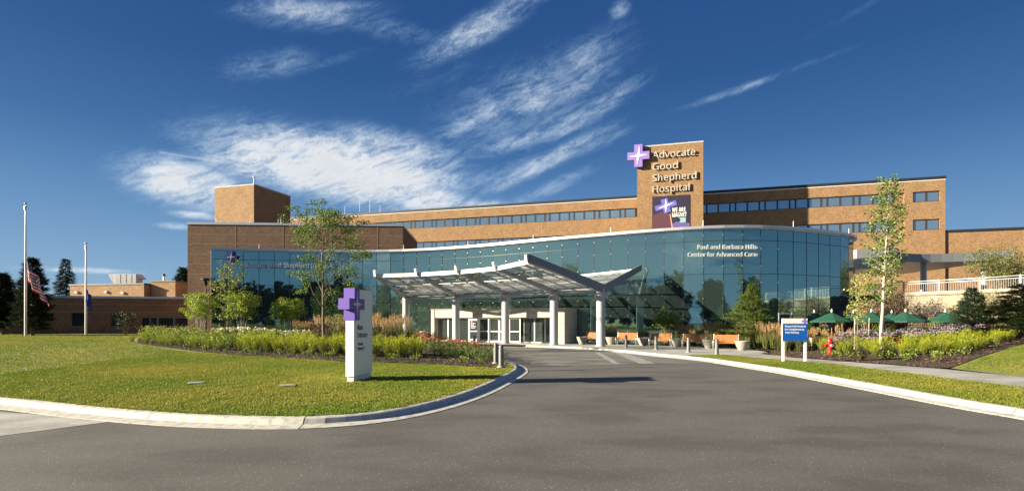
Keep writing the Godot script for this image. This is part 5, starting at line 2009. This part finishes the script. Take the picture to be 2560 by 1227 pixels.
	plant_kind("low_sedum", low, "small low green tuft on the bare mulch at the bed's front", "plant", "small tufts on the mulch", band([[-18, 30.9], [-13.4, 28.0], [-9.9, 26.2], [-6.4, 25.2], [-3.2, 24.4], [-1.4, 23.2]], 0.95, 2, 0.75, 0.3).filter(func(q): return Geometry2D.is_point_in_polygon(q, bed_left)), L, 0.55, 1.4)
	plant_kind("orange_daylily", orange, "low plant with faded orange flowers near the seat wall and bin", "plant", "flowers near the bin", band([[-8.6, 42.5], [-7.0, 40.6], [-5.4, 38.6]], 1.0, 2, 0.8, 0.2).filter(func(q): return Geometry2D.is_point_in_polygon(q, bed_left)), L, 0.9, 1.2)
	plant_kind("reed_grass_clump", reeds, "tall reed grass clump with tan plumes round the first canopy column", "grass", "reed grass by the canopy column", band([[-13.4, 44.5], [-11.2, 42.6], [-9.4, 41.6]], 0.9, 2, 1.3, 0.3), L, 0.95, 1.2)
	# reeds between the benches and the glass
	plant_kind("reed_grass_clump", reeds, "tall reed grass clump with tan plumes between the benches and glass", "grass", "reed grass behind the benches", band([[12.4, 43.7], [14.4, 41.8], [16.0, 39.6], [17.0, 37.4], [17.3, 35.3]], 1.15, 3, 0.85, 0.2).filter(func(q): return q.x > 11.6 and q.y < 44.2), Z, 0.9, 1.15)
	plant_kind("reed_grass_clump", reeds, "tall reed grass clump with tan plumes at the terrace edge", "grass", "reed grass at the terrace edge", band([[17.2, 33.6], [19.0, 33.7], [21.4, 34.0]], 1.25, 2, 0.85, 0.2), Z, 0.75, 0.95)
	plant_kind("spiky_salvia", spike, "low dark green plant on the mulch behind the benches", "plant", "low plants behind the benches", band([[9.9, 45.2], [11.9, 43.2], [13.9, 41.0]], 1.0, 1, 0.5, 0.12), Z, 0.7, 0.95)
	# right bed
	plant_kind("yellow_bluestar", star, "feathery yellow green clump in the bed beside the walk", "plant", "feathery clumps in the right bed", band([[18.2, 31.2], [20.4, 29.6], [22.6, 29.4], [25.0, 30.6], [28.2, 32.2]], 1.15, 2, 1.0, 0.3), Rh, 0.8, 1.15)
	plant_kind("lilac_aster", aster, "leafy plant topped with pale lilac flowers at the terrace edge", "plant", "lilac flowers in the right bed", band([[20.6, 33.4], [23.2, 32.6], [26.2, 33.2], [29.6, 34.4]], 1.25, 2, 0.9, 0.25), Rh, 0.95, 1.2)
	plant_kind("soft_grass_mound", soft, "soft light green grassy mound in the bed beside the walk", "plant", "grassy mounds in the right bed", band([[18.4, 29.6], [20.6, 27.8], [23.2, 28.4], [26.2, 30.0]], 0.75, 2, 0.9, 0.3), Rh, 0.7, 1.15)
	plant_kind("low_sedum", low, "small low green tuft on the mulch beside the walk", "plant", "small tufts beside the walk", band([[16.4, 28.4], [17.6, 25.4], [19.2, 24.8], [22.4, 26.8]], 0.8, 2, 0.9, 0.3).filter(func(q): return Geometry2D.is_point_in_polygon(q, bed_right)), Rh, 0.8, 1.8)
	plant_kind("yellow_bluestar", star, "feathery yellow green clump at the mulch edge facing the side lawn", "plant", "feathery clumps by the side lawn", band([[18.9, 27.9], [20.8, 26.9], [23.4, 28.0], [26.6, 30.2], [29.6, 32.0]], 1.05, 2, 0.8, 0.3), Rh, 0.75, 1.05)
	plant_kind("lilac_aster", aster, "leafy plant topped with pale lilac flowers among the feathery clumps", "plant", "lilac flowers amid the right bed", band([[19.5, 31.4], [22.0, 30.8], [25.0, 31.8], [28.6, 33.6]], 0.9, 1, 0.9, 0.3), Rh, 0.85, 1.05)
	# bank behind the seat wall
	var spots := []
	for i in 46:
		var p: Vector3 = bank_at.call(rnd(0.02, 0.93), rnd(0.12, 0.85))
		spots.append(p)
	for i in spots.size():
		var p: Vector3 = spots[i]
		var which: Array = rose if i % 3 else mound
		var o := MeshInstance3D.new()
		o.mesh = which[i % which.size()]
		o.material_override = M.leaf
		o.name = numbered("rose_bush")
		add_child(o, true)
		o.position = p - Vector3(0, 0.03, 0)
		o.rotation.y = rnd(0, TAU)
		o.scale = Vector3.ONE * rnd(0.8, 1.3)
		tag(o, "loose leafy bush with pink flowers on the bank above the seat wall", "shrub", "bushes on the bank")
	var wh := []
	for i in 5:
		wh.append(bank_at.call(0.55 + 0.06 * i, 0.9))
	for p in wh:
		var o := MeshInstance3D.new()
		o.mesh = hyd[0]
		o.material_override = M.leaf
		o.name = numbered("hydrangea")
		add_child(o, true)
		o.position = p - Vector3(0, 0.03, 0)
		o.rotation.y = rnd(0, TAU)
		o.scale = Vector3.ONE * 1.3
		tag(o, "hydrangea bush with creamy white heads against the retaining wall foot", "shrub", "hydrangeas by the retaining wall")

func build_trees() -> void:
	var cone := func(r: float, foot: float) -> Callable: return func(t: float) -> float: return r * (1.06 - (t - foot) / (1.0 - foot))
	# honey locust in the bed: short trunk, spreading limbs, airy layered leaves
	rng.seed = 41
	var root := base("locust_tree", P(-12.15, 34.8, lawn_h(-12.1, 34.8)))
	tag(root, "airy spreading tree with a single trunk in the planted bed", "tree")
	var wood := MB.new()
	var tips := []
	var stem := []
	var rads := []
	for k2 in 10:
		var t := k2 / 9.0
		stem.append(Vector3(-0.12 * t + rnd(-1, 1) * 0.08 * t, 8.0 * t - (0.1 if k2 == 0 else 0.0), rnd(-1, 1) * 0.08 * t))
		rads.append(0.125 * (1.0 - 0.86 * pow(t, 0.8)))
	wood.tube(stem, rads, 10)
	for k2 in 19:
		var t := 0.27 + 0.68 * k2 / 18.0
		var f := t * 9.0
		var p0: Vector3 = stem[int(f)].lerp(stem[int(f) + 1], f - int(f))
		var a := k2 * 2.4 + rnd(-0.3, 0.3)
		var reach := 2.75 * sin(clampf((t - 0.12) / 0.95, 0.0, 1.0) * PI * 0.86 + 0.28) * rnd(0.8, 1.1)
		var steep := lerpf(0.85, 1.3, t)
		grow(wood, tips, p0, Vector3(cos(a), steep, sin(a)), reach * 0.5, lerpf(0.055, 0.02, t), 3 if reach > 1.6 else 2, 0.62, 0.12, 2)
	grow(wood, tips, stem[9], Vector3(0, 1, 0), 0.4, 0.016, 1, 0.6, 0.1, 2)
	grow(wood, tips, Vector3(-0.06, 1.5, 0), Vector3(1.0, 0.2, 0.3), 0.7, 0.03, 1, 0.5, 0.0, 2)
	var crown := MB.new()
	for p in tips:
		for i in 19:
			var o := Vector3(rnd(-1, 1), rnd(-0.5, 0.4), rnd(-1, 1)) * 0.3
			leaf(crown, p + o, 0.115, vary(Color(0.085, 0.15, 0.02) if rnd(0, 1) < 0.75 else Color(0.15, 0.215, 0.028), 0.3), 0.6)
	obj("trunk", wood, M.bark, root)
	obj("crown", crown, M.leaf, root)
	# slender trees
	var oval := func(r: float) -> Callable: return func(t: float) -> float: return r * (0.35 + 1.1 * sin(clampf((t - 0.2) / 0.8, 0, 1) * PI * 0.82 + 0.35))
	var t2 := leader_tree("young_maple", P(-22.2, 42.0, lawn_h(-22, 42)), 6.0, 0.2, oval.call(0.85), 0.07, 46, 0.7, Vector2(0.2, 0), {"count": 42, "reach": 0.9, "size": 0.13, "spread": 0.17, "col": Color(0.17, 0.22, 0.045), "col2": Color(0.25, 0.27, 0.1)}, M.bark, 51)
	tag(t2, "slender young tree with pale leaves between the leafy shrubs", "tree")
	var aspen := leader_tree("young_birch", P(22.0, 32.2, right_h(22, 32) + 0.02), 10.1, 0.25, oval.call(0.74), 0.1, 84, 0.75, Vector2(0.55, 0), {"count": 40, "reach": 0.9, "size": 0.15, "spread": 0.22, "bare": 0.25, "col": Color(0.09, 0.14, 0.022), "col2": Color(0.18, 0.23, 0.045)}, M.pale_bark, 52)
	tag(aspen, "tall slender tree with a pale trunk rising in front of the parasols", "tree")
	var comp := leader_tree("staked_sapling", P(21.4, 33.4, right_h(21, 33) + 0.02), 4.6, 0.3, oval.call(0.5), 0.045, 30, 0.6, Vector2(0.1, 0), {"count": 24, "reach": 0.5, "size": 0.12, "spread": 0.16, "col": Color(0.24, 0.3, 0.06), "col2": Color(0.34, 0.37, 0.14)}, M.bark, 53)
	tag(comp, "small light green staked sapling beside the pale trunked tree", "tree")
	for q in [[20.95, 33.0], [21.75, 32.9], [21.5, 33.9]]:
		var st := MB.new()
		st.tube([Vector3(0, -0.1, 0), Vector3(0.05, 1.9, 0)], [0.03, 0.025], 6)
		var so := obj("tree_stake", st, M.pale_bark)
		so.position = P(q[0], q[1], right_h(q[0], q[1]) + 0.02)
		tag(so, "plain wooden stake in the ground round the staked sapling", "stake", "stakes round the sapling")
	# serviceberries
	var k := 0
	for q in [[-24.9, 43.0, 3.6, 1.45], [-21.0, 42.0, 3.7, 1.5], [-17.6, 42.6, 3.2, 1.3]]:
		var s := multi_stem("serviceberry", P(q[0], q[1], lawn_h(q[0], q[1])), q[2], q[3], 9, 22, 20, 0.13, Color(0.27, 0.35, 0.022), M.pale_bark, 60 + k, 0.36)
		tag(s, "bright yellow green multi stemmed shrub in front of the glass", "shrub", "multi stemmed shrubs in the left bed")
		k += 1
	# shrub behind the benches
	var sh := multi_stem("leafy_shrub", P(12.3, 42.9, 0.16), 3.1, 1.25, 8, 20, 14, 0.14, Color(0.09, 0.14, 0.02), M.bark, 71, 0.25)
	tag(sh, "dark green leafy shrub behind the benches in front of the glass", "shrub")
	# upright pine before the glass
	var full := {"needle": true, "count": 210, "reach": 1.2, "size": 0.2, "wide": 0.2, "fan": 0.5, "tilt": 1.1, "bias": 0.45, "bare": 0.2, "col": Color(0.135, 0.195, 0.045)}
	var pn := leader_tree("upright_pine", P(17.35, 39.2, 0.16), 4.55, 0.04, func(t): return 1.95 * pow(1.0 - t, 0.68) * (0.8 + 0.2 * sin(t * 3.0 + 1.2)), 0.09, 130, 0.55, Vector2(0.05, 0), full, M.bark, 81)
	tag(pn, "bushy upright pine with soft needles in the reed grass", "tree")
	var cols := full.duplicate()
	cols.col = Color(0.04, 0.078, 0.04)
	var p2 := leader_tree("blue_pine", P(30.2, 35.4, right_h(30, 35)), 3.4, 0.03, func(t): return 1.15 * pow(1.0 - t, 0.6), 0.08, 110, 0.5, Vector2.ZERO, cols, M.bark, 82)
	tag(p2, "blue green conical pine at the end of the parasol terrace", "tree")
	var yew := full.duplicate()
	yew.merge({"col": Color(0.032, 0.066, 0.014), "size": 0.17, "wide": 0.3, "count": 230, "tilt": 0.4}, true)
	var p3 := leader_tree("broad_yew", P(31.9, 33.6, right_h(32, 33)), 3.4, 0.02, func(t): return 2.0 * pow(1.0 - t, 0.45), 0.1, 150, 0.25, Vector2.ZERO, yew, M.bark, 83)
	tag(p3, "broad dense dark green evergreen beside the blue green pine", "tree")
	# shrubs on the bank and the upper court
	var br := multi_stem("brown_shrub", P(30.9, 43.6, 1.5), 2.9, 1.7, 14, 24, 9, 0.1, Color(0.15, 0.105, 0.06), M.bark, 91, 0.2)
	tag(br, "brownish twiggy rounded shrub on the bank below the railing", "shrub")
	var pk := multi_stem("pale_pink_shrub", P(28.6, 43.6, 1.1), 2.5, 1.4, 12, 20, 11, 0.1, Color(0.36, 0.27, 0.16), M.bark, 92, 0.2)
	tag(pk, "pale pinkish flowering shrub behind the pale trunked tree", "shrub")
	var gy := multi_stem("grey_shrub", P(33.2, 42.2, 1.75), 1.4, 1.1, 10, 16, 8, 0.09, Color(0.13, 0.12, 0.13), M.bark, 93, 0.2)
	tag(gy, "small grey twiggy shrub against the tan block wall", "shrub")
	var ys := multi_stem("yellowing_shrub", P(32.6, 36.6, 0.5), 3.7, 1.4, 10, 20, 10, 0.12, Color(0.17, 0.17, 0.04), M.bark, 94, 0.35)
	tag(ys, "loose yellowing shrub behind the evergreens before the block wall", "shrub")
	var us := multi_stem("court_tree", P(44.5, 49.5, 4.18), 4.6, 2.6, 10, 26, 14, 0.17, Color(0.11, 0.13, 0.03), M.bark, 95, 0.2)
	tag(us, "spreading small tree behind the white railing on the upper court", "tree")
	var us2 := multi_stem("court_hedge_shrub", P(48.5, 51.5, 4.18), 3.2, 2.8, 12, 26, 14, 0.16, Color(0.06, 0.08, 0.02), M.bark, 96, 0.05)
	tag(us2, "dark rounded shrub behind the small tree on the upper court", "shrub")
	# spruces at the left
	var sp := {"needle": true, "count": 230, "reach": 1.8, "size": 0.4, "wide": 0.3, "fan": 0.3, "tilt": 0.3, "bias": 0.6, "bare": 0.12, "col": Color(0.022, 0.04, 0.022)}
	for q in [[-62.5, 75.5, 11.0, 3.1, "pointed dark spruce behind the low wing beside the tan roof block", 1], [-48.2, 54.2, 7.8, 1.75, "broad dark pine before the low wing behind the striped flag", 2], [-54.6, 57.8, 6.6, 2.1, "dark spreading evergreen at the low wing's far corner", 3], [-47.0, 77.0, 9.8, 2.2, "dark pine behind the brown wing's outer corner", 4]]:
		var lv := sp.duplicate()
		if q[5] != 1:
			lv.merge({"size": 0.4, "wide": 0.26, "tilt": 0.8, "fan": 0.45}, true)
		var s := leader_tree("spruce" if q[5] == 1 else "dark_pine", P(q[0], q[1], 0.6 if q[5] in [2, 3] else 0.0), q[2], 0.06, (cone.call(q[3], 0.06) if q[5] == 1 else func(t): return q[3] * pow(1.02 - t, 0.55)), 0.17, 120, -0.12 if q[5] == 1 else 0.2, Vector2.ZERO, lv, M.bark, 110 + q[5])
		tag(s, q[4], "tree")
	var bs := multi_stem("wall_shrub", P(-41.6, 58.0, 0.62), 2.4, 1.4, 8, 16, 10, 0.15, Color(0.045, 0.06, 0.015), M.bark, 120, 0.1)
	tag(bs, "dark leafy shrub against the low wing's window band", "shrub")
	# trees across the road, mirrored in the glass
	rng.seed = 500
	var protos := []
	for i in 3:
		var pr := multi_stem("roadside_tree", Vector3.ZERO, 11.5 + i, 4.6, 9, 26, 20, 0.75, Color(0.035, 0.052, 0.015), M.bark, 130 + i, 0.04)
		protos.append(pr)
	var spots := []
	for i in 46:
		spots.append([-105.0 + i * 4.6 + rnd(-2, 2), -48.0 - rnd(0, 26), rnd(0.75, 1.2)])
	for i in 26:
		spots.append([-86.0 - rnd(0, 34), -46.0 + i * 2.7, rnd(0.8, 1.25)])
	for i in 30:
		spots.append([-88.0 + i * 5.9 + rnd(-1.5, 1.5), -41.0 - rnd(0, 4), rnd(0.36, 0.52)])
	for i in spots.size():
		var q: Array = spots[i]
		var o: Node3D = protos[i] if i < 3 else copy(protos[i % 3], "roadside_tree", Vector3.ZERO)
		o.position = P(q[0], q[1], -0.1)
		o.rotation.y = rnd(0, TAU)
		o.scale = Vector3.ONE * q[2]
		if q[2] < 0.6:
			tag(o, "low dense roadside bush across the drive, mirrored in the glass wall", "shrub", "bushes across the drive")
		else:
			tag(o, "dense roadside tree across the drive, mirrored in the glass wall", "tree", "trees across the drive")
